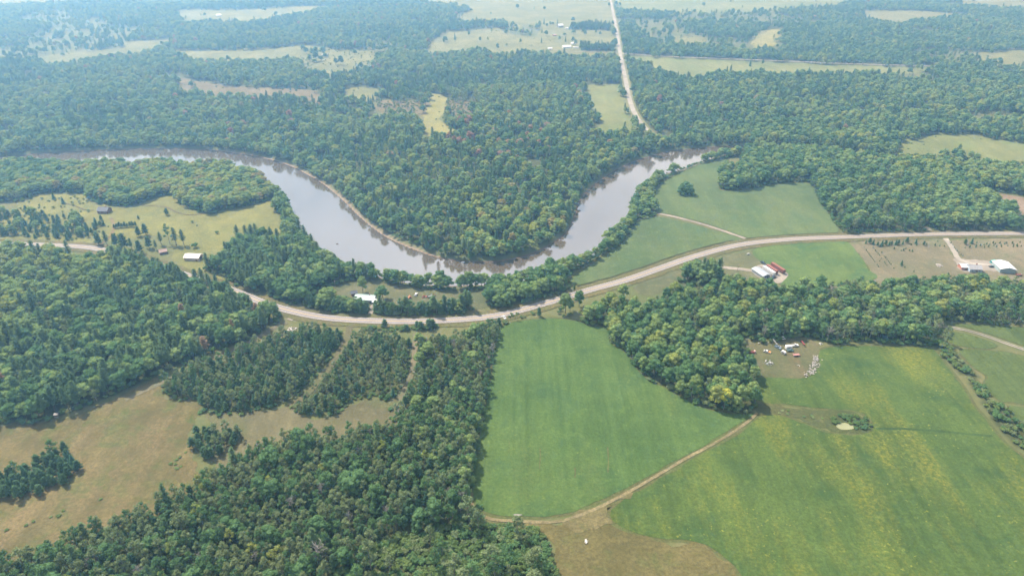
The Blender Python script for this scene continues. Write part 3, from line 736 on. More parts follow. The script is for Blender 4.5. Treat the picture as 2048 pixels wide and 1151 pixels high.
for i, (n, (pts, w, mat)) in enumerate(TRACKS.items()):
    nm = 'driveway' if 'driveway' in n else 'trail' if ('trail' in n or 'path' in n) else 'track'
    ribbon(nm, TRACK_LINES[n], w, 0.27 + 0.004 * i if n != 'ranch_lane' else 0.6, M[mat], TRACK_LABEL[n], 0.35)
    if n == 'gravel_track':
        ribbon('track_centre', TRACK_LINES[n], 0.8, 0.50, M['margin'], 'grass strip between the ruts of the white track', 0.5)
# gravel clearing seen between the pines by the cabin yard
sheet('gravel_yard', GP([(288, 522), (312, 520), (330, 530), (336, 541), (310, 543), (294, 534)]), 0.5, M['gravel'], 'pale gravel yard glimpsed between the left pines', 1.0)
# pond
pm_, pnt, pb, po = new_mat('pond_water')
k = NT(pnt)
k.l(k.mix(k.noise(k.pos(), 0.25, 4.0, 0.7), (0.22, 0.22, 0.13), (0.16, 0.175, 0.09)), pb.inputs['Base Color'])
pb.inputs['Roughness'].default_value = 0.3
sheet('pond', GP([(1670, 851), (1676, 847), (1690, 846), (1703, 850), (1706, 856), (1694, 860), (1678, 858)]), 0.19, pm_, 'small pale algae covered pond', 0.6, 1.5)
sheet('wet_patch', GP([(1026, 1029), (1036, 1027), (1046, 1029), (1036, 1032)]), 0.30, plain('dry_mud', (0.17, 0.16, 0.14)), 'pale dried puddle at the foot of the broad crop field', 0.4, 1.5)

# dark wet line across the weedy field, bare streaks in the broad crop field
M['swale'] = land('swale', (0.058, 0.105, 0.036), (0.072, 0.118, 0.040), stretch=3, fine=0.4)
ribbon('swale', smooth(GP([(1752, 857), (1820, 858), (1890, 863), (1940, 868), (1985, 872)]), step=4), 2.0, 0.205, M['swale'], 'dark wet line across the weedy field right of the pond', 0.8)
for i, (xa, ya, xb, yb, w_) in enumerate([(1080, 896, 1079, 938, 0.6), (1215, 893, 1216, 945, 0.8), (1150, 935, 1149, 955, 0.7), (1018, 878, 1017, 905, 0.4)]):
    ribbon('bare_streak', smooth(GP([(xa, ya), ((xa + xb) / 2 + 1, (ya + yb) / 2), (xb, yb)]), step=2), w_, 0.20, M['margin'], ['thin bare streak left of the middle of the crop field', 'longest bare streak low in the broad crop field', 'short bare spot low in the broad crop field', 'faint bare streak near the left edge of the crop field'][i], 0.9)

# dark weedy ditch between the highway verge and the river fields
_d = [q for q in HIGHWAY if G(1165, 580)[0] < q[0] < G(1480, 488)[0] and q[1] > 480]
M['ditch'] = land('ditch', (0.070, 0.085, 0.034), (0.10, 0.10, 0.045), stretch=2, fine=0.6, big=0.08)
ribbon('ditch', _d, 1.7, 0.45, M['ditch'], 'dark weedy ditch between the highway and the river field', 0.6, 10.5)
_d = [q for q in HIGHWAY if G(1500, 488)[0] < q[0] < G(1690, 474)[0] and q[1] > 480]
ribbon('ditch', _d, 1.4, 0.45, M['ditch'], 'dark ditch between the highway and the upper river field', 0.6, 9.8)

M['worn'] = land('worn', (0.175, 0.155, 0.070), (0.225, 0.188, 0.090), stretch=2, fine=0.5, third=(0.115, 0.125, 0.045), third_amt=0.9, big=0.06)
sheet('bare_ground', GP([(1120, 1042), (1165, 1026), (1205, 1004), (1240, 986), (1262, 985), (1240, 1000), (1222, 1014), (1218, 1032), (1226, 1048), (1190, 1056), (1140, 1058)]), 0.255, M['worn'], 'pale straw ground where the field track widens', 3.0, 3.0)

# ================================================================ TREES
def leaf_mat(name, c1, c2, c3=None, trans=0.36, patch=0.012):
    """foliage: colour differs from tree to tree and from stand to stand"""
    c1, c2, c3 = (tuple(1.95 * q for q in c_) if c_ else None for c_ in (c1, c2, c3))
    m = bpy.data.materials.new(name)
    m.use_nodes = True
    nt = m.node_tree
    nt.nodes.clear()
    k = NT(nt)
    out = k.n('ShaderNodeOutputMaterial')
    oi = k.n('ShaderNodeObjectInfo')
    c = k.mix(oi.outputs['Random'], c1, c2)
    stand = k.noise(oi.outputs['Location'], patch, 2.0)
    c = k.mix(k.rng(stand, 0.4, 0.68, 0.0, 0.75), c, c3 or tuple(0.7 * x for x in c1))
    r2 = k.math('FRACT', k.math('MULTIPLY', oi.outputs['Random'], 37.7))
    c = k.mix(k.rng(r2, 0.0, 1.0, 0.0, 0.4), c, tuple(0.55 * (a + b) / 2 for a, b in zip(c1, c2)))
    tc = k.n('ShaderNodeTexCoord').outputs['Object']
    c = k.mix(k.rng(k.noise(tc, 0.5, 3.0), 0.35, 0.7, 0.0, 0.45), c, tuple(1.35 * x for x in c2))
    d = k.n('ShaderNodeBsdfDiffuse')
    t = k.n('ShaderNodeBsdfTranslucent')
    mx = k.n('ShaderNodeMixShader')
    mx.inputs[0].default_value = trans
    k.l(c, d.inputs['Color'])
    k.l(k.mix(1.0, c, (1.1, 1.15, 0.7), 'MULTIPLY'), t.inputs['Color'])
    k.l(d.outputs[0], mx.inputs[1])
    k.l(t.outputs[0], mx.inputs[2])
    k.l(mx.outputs[0], out.inputs['Surface'])
    return m
LEAF = {
 'pine': leaf_mat('pine_needles', (0.034, 0.068, 0.037), (0.060, 0.094, 0.043), (0.084, 0.112, 0.045)),
 'young': leaf_mat('young_pine_needles', (0.028, 0.060, 0.034), (0.044, 0.078, 0.040), (0.064, 0.092, 0.040)),
 'spruce': leaf_mat('spruce_needles', (0.026, 0.064, 0.042), (0.042, 0.088, 0.054), (0.05, 0.09, 0.04)),
 'broad': leaf_mat('green_leaves', (0.064, 0.106, 0.042), (0.094, 0.130, 0.047), (0.120, 0.145, 0.050)),
 'broad_y': leaf_mat('yellow_green_leaves', (0.094, 0.126, 0.036), (0.122, 0.142, 0.040), (0.140, 0.140, 0.048)),
 'broad_d': leaf_mat('dark_green_leaves', (0.036, 0.074, 0.034), (0.054, 0.094, 0.038), (0.050, 0.090, 0.036)),
 'autumn': leaf_mat('rusty_leaves', (0.135, 0.108, 0.048), (0.125, 0.115, 0.048), (0.12, 0.112, 0.048)),
 'maroon': leaf_mat('maroon_leaves', (0.15, 0.075, 0.062), (0.16, 0.11, 0.07), (0.12, 0.10, 0.055)),
 'aspen': leaf_mat('grey_green_leaves', (0.066, 0.094, 0.050), (0.090, 0.113, 0.056), (0.102, 0.115, 0.052)),
 'shrub': leaf_mat('shrub_leaves', (0.044, 0.076, 0.030), (0.064, 0.094, 0.032), (0.084, 0.104, 0.036)),
 'gold': leaf_mat('golden_leaves', (0.22, 0.22, 0.035), (0.26, 0.25, 0.045), (0.2, 0.22, 0.04)),
}
BARK = plain('bark', (0.10, 0.08, 0.062), 0.95, 0.05)
BARK_PALE = plain('pale_bark', (0.27, 0.25, 0.225), 0.9, 0.05, 0.45, 1.0)
DEADWOOD = plain('dead_wood', (0.25, 0.23, 0.215), 0.95, 0.05, 0.3)

class TB:
    """collects the leaves and branches of one tree"""
    def __init__(s, seed):
        s.r = np.random.default_rng(seed)
        s.lv, s.lf, s.tv, s.tf = [], [], [], []
    def leaf(s, c, nrm, size, asp=0.7):
        n = np.asarray(nrm, float)
        n = n / (np.linalg.norm(n) + 1e-9)
        a = np.cross(n, s.r.normal(size=3))
        a /= np.linalg.norm(a) + 1e-9
        b = np.cross(n, a)
        i = len(s.lv)
        w, h = size * 0.5, size * 0.5 * asp
        for u, v in ((-1, -0.25), (0.1, -1), (1, 0.2), (-0.15, 1)):
            s.lv.append(tuple(c + a * u * w + b * v * h + n * 0.12 * size * (abs(u) - 0.5)))
        s.lf.append((i, i + 1, i + 2, i + 3))
    def blob(s, c, r, n, size, up=0.35, jit=0.55, lower=-0.35):
        """a leaf clump: leaves spread over and through an uneven ball"""
        c = np.asarray(c, float)
        r = np.asarray(r, float) * np.ones(3)
        for _ in range(n):
            while True:
                d = s.r.normal(size=3)
                d /= np.linalg.norm(d)
                if d[2] > lower:
                    break
            q = s.r.uniform(0.72, 1.06)
            s.leaf(c + d * r * q, d + np.array((0, 0, up)) + s.r.normal(size=3) * jit, size * s.r.uniform(0.7, 1.3))
    def core(s, c, r, rough=0.12):
        """dense twiggy inside of a clump, low poly"""
        v, f = ICO
        i = len(s.lv)
        k = 1 + s.r.uniform(-rough, rough, len(v))
        for p_, q in zip(v, k):
            s.lv.append(tuple(np.asarray(c) + p_ * q * np.asarray(r)))
        s.lf += [tuple(a + i for a in t) for t in f]
    def branch(s, p0, p1, r0, r1, n=5):
        mb = MB()
        mb.v, mb.f = s.tv, s.tf
        mb.tube(p0, p1, r0, r1, n)
_bm = bmesh.new()
bmesh.ops.create_icosphere(_bm, subdivisions=1, radius=1.0)
ICO = (np.array([tuple(v.co) for v in _bm.verts]), [tuple(v.index for v in f.verts) for f in _bm.faces])
_bm.free()

def make_broad(seed, H=16.0, W=12.8):
    t = TB(seed)
    r = t.r
    t.branch((0, 0, -0.3), (r.uniform(-.3, .3), r.uniform(-.3, .3), H * 0.5), 0.34, 0.2, 6)
    n = r.integers(11, 15)
    cz = H * 0.62
    for i in range(n):
        a = i * 2.399 + r.uniform(-.4, .4)
        lev = (i + 0.5) / n                      # 0 top .. 1 low
        rad = W * 0.5 * (0.12 + 0.62 * lev ** 0.6) * r.uniform(0.8, 1.12)
        z = H * (0.88 - 0.52 * lev ** 1.25) + r.uniform(-.6, .6)
        br = W * r.uniform(0.155, 0.215)
        c = (math.cos(a) * rad, math.sin(a) * rad, z)
        t.branch((0, 0, H * r.uniform(0.3, 0.5)), c, 0.13, 0.05, 4)
        t.core(c, (br * 0.8, br * 0.8, br * 0.68), 0.2)
        t.blob(c, (br, br, br * 0.85), 46, 0.95)
    t.core((0, 0, cz), (W * 0.27, W * 0.27, H * 0.24), 0.25)
    return t
def make_aspen(seed, H=15.0, W=6.4):
    t = TB(seed)
    r = t.r
    lean = r.uniform(-.6, .6, 2)
    t.branch((0, 0, -0.3), (lean[0], lean[1], H * 0.9), 0.2, 0.06, 6)
    n = r.integers(8, 11)
    for i in range(n):
        a = i * 2.399 + r.uniform(-.5, .5)
        lev = (i + 0.3) / n
        rad = W * 0.5 * (0.1 + 0.65 * math.sin(min(1, lev * 1.25) * math.pi * 0.62)) * r.uniform(.7, 1.15)
        z = H * (0.92 - 0.6 * lev) + r.uniform(-.5, .5)
        br = W * r.uniform(0.16, 0.24)
        c = (math.cos(a) * rad + lean[0] * z / H, math.sin(a) * rad + lean[1] * z / H, z)
        t.branch((lean[0] * .6, lean[1] * .6, z - 2.0), c, 0.08, 0.03, 4)
        t.core(c, (br * 0.62, br * 0.62, br * 0.62), 0.25)
        t.blob(c, (br, br, br * 1.05), 40, 0.72, jit=0.75)
    return t
def make_pine(seed, H=20.0, W=8.0):
    t = TB(seed)
    r = t.r
    t.branch((0, 0, -0.3), (0, 0, H * 0.97), 0.33, 0.05, 6)
    nw = 9
    for w in range(nw):
        lev = w / (nw - 1)
        z0 = H * (0.96 - 0.62 * lev)
        L = W * 0.5 * (0.22 + 0.85 * lev ** 0.75) * (1.0 if lev < 0.85 else 0.8)
        nb = 4 if w == 0 else r.integers(4, 7)
        off = r.uniform(0, 6.28)
        for b_ in range(nb):
            a = off + b_ * 6.283 / nb + r.uniform(-.25, .25)
            l = L * r.uniform(0.62, 1.12)
            d = np.array((math.cos(a), math.sin(a), 0.22 - 0.12 * lev))
            p0 = np.array((0, 0, z0 + r.uniform(-.5, .5)))
            t.branch(p0, p0 + d * l, 0.07, 0.02, 3)
            for q in range(6):
                s_ = 0.3 + 0.72 * q / 5
                pc = p0 + d * l * s_ + np.array((0, 0, 0.25 * s_ * l * 0.3))
                side = np.array((-d[1], d[0], 0))
                for _ in range(3):
                    pp = pc + side * r.normal() * l * 0.17 * (1.15 - 0.6 * abs(s_ - 0.6)) + np.array((0, 0, r.uniform(-.2, .35)))
                    t.leaf(pp, d * 0.45 + np.array((0, 0, 1.0)) + r.normal(size=3) * 0.45, r.uniform(0.8, 1.25), 0.6)
        t.core((0, 0, z0 - 0.4), (L * 0.42, L * 0.42, 0.8), 0.25)
    t.blob((0, 0, H * 0.95), (0.5, 0.5, 1.0), 14, 0.7)
    return t
def make_young(seed, H=10.0, W=6.2):
    t = TB(seed)
    r = t.r
    t.branch((0, 0, -0.3), (0, 0, H * 0.95), 0.16, 0.03, 5)
    n = 24
    for i in range(n):
        lev = (i + 0.5) / n
        z = H * (0.97 - 0.78 * lev)
        rad = W * 0.5 * (0.06 + 0.80 * lev ** 0.62) * r.uniform(0.72, 1.08)
        a = i * 2.399 + r.uniform(-.4, .4)
        c = np.array((math.cos(a) * rad, math.sin(a) * rad, z))
        br = W * r.uniform(0.11, 0.16)
        t.blob(c, (br, br, br * 0.9), 17, 0.62, up=0.6, jit=0.6)
        t.core(c * np.array((0.72, 0.72, 1)) - np.array((0, 0, .2)), (br * 0.9, br * 0.9, br * 0.8), 0.25)
    t.core((0, 0, H * 0.45), (W * 0.24, W * 0.24, H * 0.34), 0.2)
    t.leaf(np.array((0, 0, H)), (1, 0, .2), 0.7, 0.3)
    return t
def make_spruce(seed, H=12.0, W=6.4):
    t = TB(seed)
    r = t.r
    t.branch((0, 0, -0.3), (0, 0, H * 0.97), 0.15, 0.03, 5)
    n = 13
    for w in range(n):
        lev = (w + 0.4) / n
        z = H * (1 - 0.94 * lev)
        rad = W * 0.5 * (0.08 + 0.95 * lev ** 0.85)
        nb = int(5 + 9 * lev)
        off = r.uniform(0, 6.28)
        for b_ in range(nb):
            a = off + b_ * 6.283 / nb + r.uniform(-.2, .2)
            l = rad * r.uniform(0.75, 1.12)
            d = np.array((math.cos(a), math.sin(a), 0))
            for s_ in (0.55, 0.95):
                t.leaf(d * l * s_ + np.array((0, 0, z - 0.25 * l * s_ + r.uniform(-.15, .15))), d * 0.7 + np.array((0, 0, 1.0)) + r.normal(size=3) * 0.35, 0.55 + 0.5 * lev, 0.75)
        t.core((0, 0, z - 0.3), (rad * 0.7, rad * 0.7, H / n * 0.75), 0.2)
    return t
def make_shrub(seed, H=2.8, W=3.6):
    t = TB(seed)
    r = t.r
    for i in range(5):
        a = i * 1.257 + r.uniform(-.4, .4)
        rad = W * 0.27 * r.uniform(.5, 1.2)
        br = W * r.uniform(.2, .28)
        z = H * r.uniform(0.42, 0.66)
        c = (math.cos(a) * rad, math.sin(a) * rad, z)
        t.branch((0, 0, -0.1), c, 0.05, 0.02, 3)
        t.core(c, (br * .75, br * .75, br * .75), 0.25)
        t.blob(c, (br, br, br * 0.95), 26, 0.55, jit=0.7)
    return t
def make_dead(seed, H=13.0, W=5.0):
    t = TB(seed)
    r = t.r
    t.branch((0, 0, -0.3), (r.uniform(-.4, .4), r.uniform(-.4, .4), H), 0.24, 0.06, 6)
    for i in range(22):
        z = H * r.uniform(0.42, 0.97)
        a = r.uniform(0, 6.28)
        l = W * 0.5 * (1.25 - z / H) * r.uniform(.8, 1.6) + 0.8
        p1 = np.array((math.cos(a) * l, math.sin(a) * l, z + l * r.uniform(.35, .9)))
        p0 = np.array((0, 0, z))
        t.branch(p0, p1, 0.13, 0.05, 4)
        for _ in range(3):
            f = r.uniform(.4, .95)
            pm = p0 + (p1 - p0) * f
            t.branch(pm, pm + r.normal(size=3) * 0.6 + np.array((0, 0, 0.6)), 0.07, 0.03, 3)
    return t
# kind: (builder, leaf material, bark, number of shapes, natural height, plain name of the thing)
KINDS = {
 'pine': (make_pine, 'pine', BARK, 4, 20.0, 'pine_tree'), 'young': (make_young, 'young', BARK, 4, 10.0, 'pine_tree'), 'spruce': (make_spruce, 'spruce', BARK, 3, 12.0, 'spruce_tree'),
 'broad': (make_broad, 'broad', BARK, 4, 16.0, 'broadleaf_tree'), 'broad_y': (make_broad, 'broad_y', BARK, 3, 16.0, 'broadleaf_tree'), 'broad_d': (make_broad, 'broad_d', BARK, 4, 16.0, 'broadleaf_tree'),
 'autumn': (make_broad, 'autumn', BARK, 2, 16.0, 'broadleaf_tree'), 'maroon': (make_broad, 'maroon', BARK, 2, 16.0, 'broadleaf_tree'), 'gold': (make_broad, 'gold', BARK, 1, 16.0, 'broadleaf_tree'),
 'rustpine': (make_pine, 'maroon', BARK, 1, 20.0, 'pine_tree'),
 'aspen': (make_aspen, 'aspen', BARK_PALE, 4, 15.0, 'aspen_tree'), 'aspen_g': (make_aspen, 'broad_d', BARK_PALE, 3, 15.0, 'aspen_tree'), 'aspen_y': (make_aspen, 'broad_y', BARK_PALE, 2, 15.0, 'aspen_tree'),
 'shrub': (make_shrub, 'shrub', BARK, 3, 2.8, 'shrub'), 'shrub_d': (make_shrub, 'broad_d', BARK, 2, 2.8, 'shrub'), 'shrub_a': (make_shrub, 'aspen', BARK, 2, 2.8, 'shrub'), 'dead': (make_dead, None, DEADWOOD, 3, 13.0, 'dead_tree'),
}
protos = bpy.data.collections.new('tree_shapes')          # not linked: only the shapes the woods are grown from
PROTO = {}                                                # kind -> list of (index, crown mesh, trunk mesh)
_cache = {}
pi = 0
for kd, (fn, lm, bk, cnt, hh, nm) in KINDS.items():
    PROTO[kd] = []
    for s in range(cnt):
        key = (fn.__name__, s)
        if key not in _cache:
            _cache[key] = fn(100 + 17 * s + len(fn.__name__))
        t = _cache[key]
        nv = len(t.lv)
        whole = mesh_obj('shape_%03d' % pi, t.lv + [tuple(v) for v in t.tv], t.lf + [tuple(i + nv for i in f) for f in t.tf],
                         [LEAF[lm] if lm else bk, bk], link=False, midx=[0] * len(t.lf) + [1] * len(t.tf))
        protos.objects.link(whole)
        crown = trunk = None
        if lm:
            crown = bpy.data.meshes.new('crown')
            crown.from_pydata(t.lv, [], t.lf)
            crown.materials.append(LEAF[lm])
        trunk = bpy.data.meshes.new('trunk')
        trunk.from_pydata([tuple(v) for v in t.tv], [], t.tf)
        trunk.materials.append(bk)
        PROTO[kd].append((pi, crown, trunk))
        pi += 1

# node group that grows a wood from its list of stems
ng = bpy.data.node_groups.new('grow_wood', 'GeometryNodeTree')
ng.interface.new_socket('Geometry', in_out='INPUT', socket_type='NodeSocketGeometry')
ng.interface.new_socket('Geometry', in_out='OUTPUT', socket_type='NodeSocketGeometry')
gi = ng.nodes.new('NodeGroupInput')
gout = ng.nodes.new('NodeGroupOutput')
ci = ng.nodes.new('GeometryNodeCollectionInfo')
ci.inputs['Collection'].default_value = protos
ci.inputs['Separate Children'].default_value = True
ci.inputs['Reset Children'].default_value = True
iop = ng.nodes.new('GeometryNodeInstanceOnPoints')
iop.inputs['Pick Instance'].default_value = True
def named(n, t):
    x = ng.nodes.new('GeometryNodeInputNamedAttribute')
    x.data_type = t
    x.inputs['Name'].default_value = n
    return x.outputs['Attribute']
ng.links.new(gi.outputs[0], iop.inputs['Points'])
ng.links.new(ci.outputs[0], iop.inputs['Instance'])
ng.links.new(named('shape', 'INT'), iop.inputs['Instance Index'])
ng.links.new(named('turn', 'FLOAT_VECTOR'), iop.inputs['Rotation'])
ng.links.new(named('size', 'FLOAT_VECTOR'), iop.inputs['Scale'])
ng.links.new(iop.outputs[0], gout.inputs[0])

def wood_stuff(name, label, T):
    """T: list of stems (x, y, z, shape, turn, size)"""
    me = bpy.data.meshes.new(name)
    me.from_pydata([t[0] for t in T], [], [])
    n = len(T)
    a = me.attributes.new('shape', 'INT', 'POINT')
    a.data.foreach_set('value', np.array([t[1] for t in T], np.int32))
    a = me.attributes.new('turn', 'FLOAT_VECTOR', 'POINT')
    a.data.foreach_set('vector', np.array([t[2] for t in T], np.float32).ravel())
    a = me.attributes.new('size', 'FLOAT_VECTOR', 'POINT')
    a.data.foreach_set('vector', np.array([t[3] for t in T], np.float32).ravel())
    o = bpy.data.objects.new(name, me)
    col.objects.link(o)
    md = o.modifiers.new('grow', 'NODES')
    md.node_group = ng
    return tag(o, label, kind='stuff')
def single_tree(kd, loc, turn, size, label, group, variant=0, name=None):
    pidx, crown, trunk = PROTO[kd][variant % len(PROTO[kd])]
    nm = name or KINDS[kd][5]
    e = bpy.data.objects.new(nm, None)
    e.empty_display_size = 0.5
    e.location = loc
    e.rotation_euler = turn
    e.scale = size
    col.objects.link(e)
    tag(e, label, 'shrub' if nm == 'shrub' else 'sapling' if nm == 'sapling' else 'tree', group)
    for part, me in (('trunk', trunk), ('crown', crown)):
        if me:
            o = bpy.data.objects.new(part if crown else 'bare_branches', me)
            col.objects.link(o)
            o.parent = e
    return e

# ---- where trees may not stand
def keep_out(X, Y, clear_road=6.5):
    ok = river_sd(X, Y) > 3.0
    ok &= dist_line(HIGHWAY, X, Y) > clear_road
    ok &= dist_line(NORTH_ROAD, X, Y) > 8
    ok &= dist_line(SIDE_ROAD, X, Y) > 6
    for n, l in TRACK_LINES.items():
        ok &= dist_line(l, X, Y) > TRACKS[n][1] / 2 + 1.2
    for fn in ('soy_field', 'weedy_field', 'river_field', 'upper_field', 'corner_field'):
        ok &= ~inside(GP(FIELDS[fn][0]), X, Y)
    return ok
def jitter_grid(poly, sp, seed):
    P = np.array(poly)
    r = np.random.default_rng(seed)
    xs = np.arange(P[:, 0].min(), P[:, 0].max() + sp, sp)
    ys = np.arange(P[:, 1].min(), P[:, 1].max() + sp, sp * 0.87)
    X, Y = np.meshgrid(xs, ys)
    X = X + (np.arange(len(ys)) % 2)[:, None] * sp / 2
    X = X + r.uniform(-.38, .38, X.shape) * sp
    Y = Y + r.uniform(-.38, .38, Y.shape) * sp
    X, Y = X.ravel(), Y.ravel()
    m = inside(poly, X, Y)
    return X[m], Y[m]
STEMS = []        # (x, y, kind, variant, height_scale, width_scale, turn, tilt, wood)
def grow(wood, X, Y, mixf, hs=(0.8, 1.15), ws=(0.85, 1.15), seed=0):
    """mixf: dict kind->weight, or function(X, Y, r) -> array of kind names"""
    r = np.random.default_rng(500 + seed)
    n = len(X)
    if callable(mixf):
        kinds = mixf(X, Y, r)
    else:
        ks = list(mixf)
        w = np.array([mixf[k_] for k_ in ks], float)
        kinds = np.array(ks)[r.choice(len(ks), n, p=w / w.sum())]
    h = r.uniform(*hs, n) if not callable(hs) else hs(X, Y, r)
    w = r.uniform(*ws, n)
    tz = r.uniform(0, 6.283, n)
    tl = r.normal(0, 0.035, (n, 2))
    va = r.integers(0, 12, n)
    for i in range(n):
        STEMS.append((X[i], Y[i], str(kinds[i]), int(va[i]), h[i], w[i] * (0.55 + 0.45 * h[i]), tz[i], tl[i], wood))
def blend(*layers):
    """layers of (mixdict, weight function(X,Y)) -> kind chooser"""
    def f(X, Y, r):
        W = np.stack([np.maximum(1e-6, wf(X, Y)) for _, wf in layers])
        W /= W.sum(0)
        cu = W.cumsum(0)
        u = r.random(len(X))
        li = (u[None] > cu).sum(0)
        out = np.empty(len(X), object)
        for q, (mx, _) in enumerate(layers):
            ks = list(mx)
            w = np.array([mx[k_] for k_ in ks], float)
            sel = np.where(li == q)[0]
            out[sel] = np.array(ks, object)[r.choice(len(ks), len(sel), p=w / w.sum())]
        return out
    return f
def one(X, Y):
    return np.ones(len(X))
def near_px(x, y, rad):
    gx_, gy_ = G(x, y)
    return lambda X, Y: np.exp(-((X - gx_) ** 2 + (Y - gy_) ** 2) / (2 * rad * rad))
def wood(name, sp, mixf, hs=(0.8, 1.15), ws=(0.85, 1.15), keep=1.0, seed=0, road=6.5):
    X, Y = jitter_grid(smooth(WPOLY[name], True, 6), sp, seed)
    m = keep_out(X, Y, road)
    if sp > 4.5:
        m &= vnoise(X, Y, 9, 90 + seed) < 0.90
    if keep < 1:
        m &= np.random.default_rng(seed + 9).random(len(X)) < keep
    grow(name, X[m], Y[m], mixf, hs, ws, seed)
TALLPINE = {'pine': 8, 'broad': 1.5, 'broad_d': 1, 'rustpine': 0.08}
wood('pine_left', 6.3, blend((TALLPINE, one),
     ({'broad': 3, 'aspen': 2, 'broad_y': 1.5, 'shrub': 1}, lambda X, Y: 4 * near_px(60, 540, 55)(X, Y) + 2.5 * near_px(20, 600, 40)(X, Y)),
     ({'broad_d': 3, 'broad': 2, 'pine': 2, 'aspen': 1.5}, lambda X, Y: 1.6 * (vnoise(X, Y, 45, 4) > 0.58) + 2.2 * near_px(250, 720, 50)(X, Y))),
     hs=(0.62, 0.98), ws=(0.85, 1.2), seed=1)
wood('young_a', 3.9, {'young': 6, 'aspen_g': 1.6, 'aspen': 2.8, 'spruce': 0.6, 'shrub': 1}, hs=(0.5, 0.9), ws=(0.75, 1.0), seed=2)
wood('young_b', 3.8, blend(({'young': 5, 'spruce': 1, 'aspen_g': 1.5, 'aspen': 2}, one), ({'shrub': 5, 'shrub_a': 3, 'aspen': 1}, lambda X, Y: 3 * near_px(745, 765, 25)(X, Y))), hs=(0.45, 0.85), ws=(0.75, 1.0), seed=3)
wood('strip_c', 4.2, blend(({'aspen': 3, 'aspen_g': 2.6, 'young': 3, 'broad': 0.6, 'dead': 0.16}, one), ({'shrub': 4, 'shrub_a': 2, 'young': 1}, lambda X, Y: 1.5 * near_px(870, 700, 22)(X, Y))), hs=(0.5, 0.86), ws=(0.8, 1.05), seed=4)
wood('bottom_left', 4.5, blend(({'young': 8, 'pine': 0.8, 'aspen_g': 1.2}, lambda X, Y: 0.2 + 2.2 * np.clip((Y - 1.0 * (X + 190) - 262) / 60 + 0.35, 0, 1)),
     ({'aspen': 6, 'aspen_g': 3.5, 'broad_d': 1.0, 'young': 1.6, 'dead': 0.22, 'aspen_y': 0.25}, one)), hs=(0.62, 1.0), ws=(0.78, 1.05), seed=5)
wood('clump_small', 4.2, {'young': 6, 'shrub': 2, 'aspen': 1.5}, hs=(0.55, 0.8), seed=6)
wood('clump_left', 4.4, {'young': 9, 'spruce': 1, 'aspen_g': 0.6}, hs=(0.65, 0.95), seed=7)
wood('oak_right', 6.8, {'broad': 4, 'broad_d': 4, 'aspen': 1.6, 'aspen_g': 1.5, 'broad_y': 0.7, 'dead': 0.12}, hs=(0.72, 1.02), ws=(0.7, 1.05), seed=8)
wood('birch_band', 5.8, {'aspen': 4, 'aspen_g': 3.2, 'broad': 1.4, 'broad_d': 1.7, 'dead': 0.35, 'broad_y': 0.3}, hs=(0.72, 1.0), seed=9)
wood('clump_road', 6.0, {'pine': 2, 'broad': 3, 'broad_d': 1}, hs=(0.75, 0.9), seed=10)
wood('north_left', 7.0, blend(({'broad': 4, 'broad_d': 3, 'aspen': 1.5, 'broad_y': 1}, one), ({'broad_y': 4, 'autumn': 1.6, 'broad': 3}, lambda X, Y: 2.5 * near_px(390, 360, 70)(X, Y))), hs=(0.58, 0.88), ws=(1.0, 1.25), seed=11)
wood('riverside_left', 6.4, blend(({'broad': 4, 'broad_d': 3, 'aspen_g': 1}, one), ({'pine': 5, 'broad_d': 2}, lambda X, Y: 2.5 * near_px(500, 520, 45)(X, Y))), hs=(0.62, 0.9), seed=12)
wood('roadside_block', 6.2, {'broad': 4, 'broad_d': 3, 'aspen_g': 1, 'dead': 0.15}, hs=(0.68, 0.92), seed=13)
wood('bank_strip', 6.0, {'broad': 4, 'broad_d': 3.5, 'broad_y': 0.4, 'shrub': 2}, hs=(0.45, 0.72), seed=14)
wood('oak_east', 7.2, blend(({'broad': 3.5, 'broad_d': 4, 'aspen_g': 1, 'aspen': 1}, one), ({'broad_y': 3, 'broad': 3}, lambda X, Y: 1.2 * near_px(1980, 350, 60)(X, Y)), ({'aspen': 3, 'aspen_g': 4}, lambda X, Y: 1.6 * near_px(1760, 420, 55)(X, Y))), hs=(0.74, 1.04), seed=15)
wood('spruces_left', 5.6, {'spruce': 1.6, 'young': 6, 'shrub': 3, 'shrub_a': 2, 'broad': 0.9}, hs=(0.4, 0.72), keep=0.95, seed=16)
wood('hedge_a', 3.5, {'young': 6, 'broad': 1, 'aspen_g': 2}, hs=(0.62, 0.9), ws=(1.0, 1.3), seed=17)
wood('hedge_b', 3.5, {'young': 7, 'pine': 0.6, 'aspen_g': 1, 'aspen_y': .5}, hs=(0.6, 0.9), ws=(1.0, 1.3), keep=0.95, seed=18)
wood('roadside_shrubs', 3.0, {'shrub': 4, 'shrub_d': 2, 'young': 1.6}, hs=(0.35, 0.9), ws=(1.0, 1.5), seed=19)
wood('shrub_bottom', 3.0, {'shrub': 6, 'shrub_d': 3, 'shrub_a': 2, 'aspen_g': 0.25, 'aspen': .2}, hs=(0.6, 1.35), ws=(0.9, 1.5), seed=20)
wood('hedge_east', 3.8, {'shrub': 5, 'shrub_d': 4, 'shrub_a': 3, 'aspen': 0.12}, hs=(0.6, 1.5), ws=(0.9, 1.5), keep=0.72, seed=21)
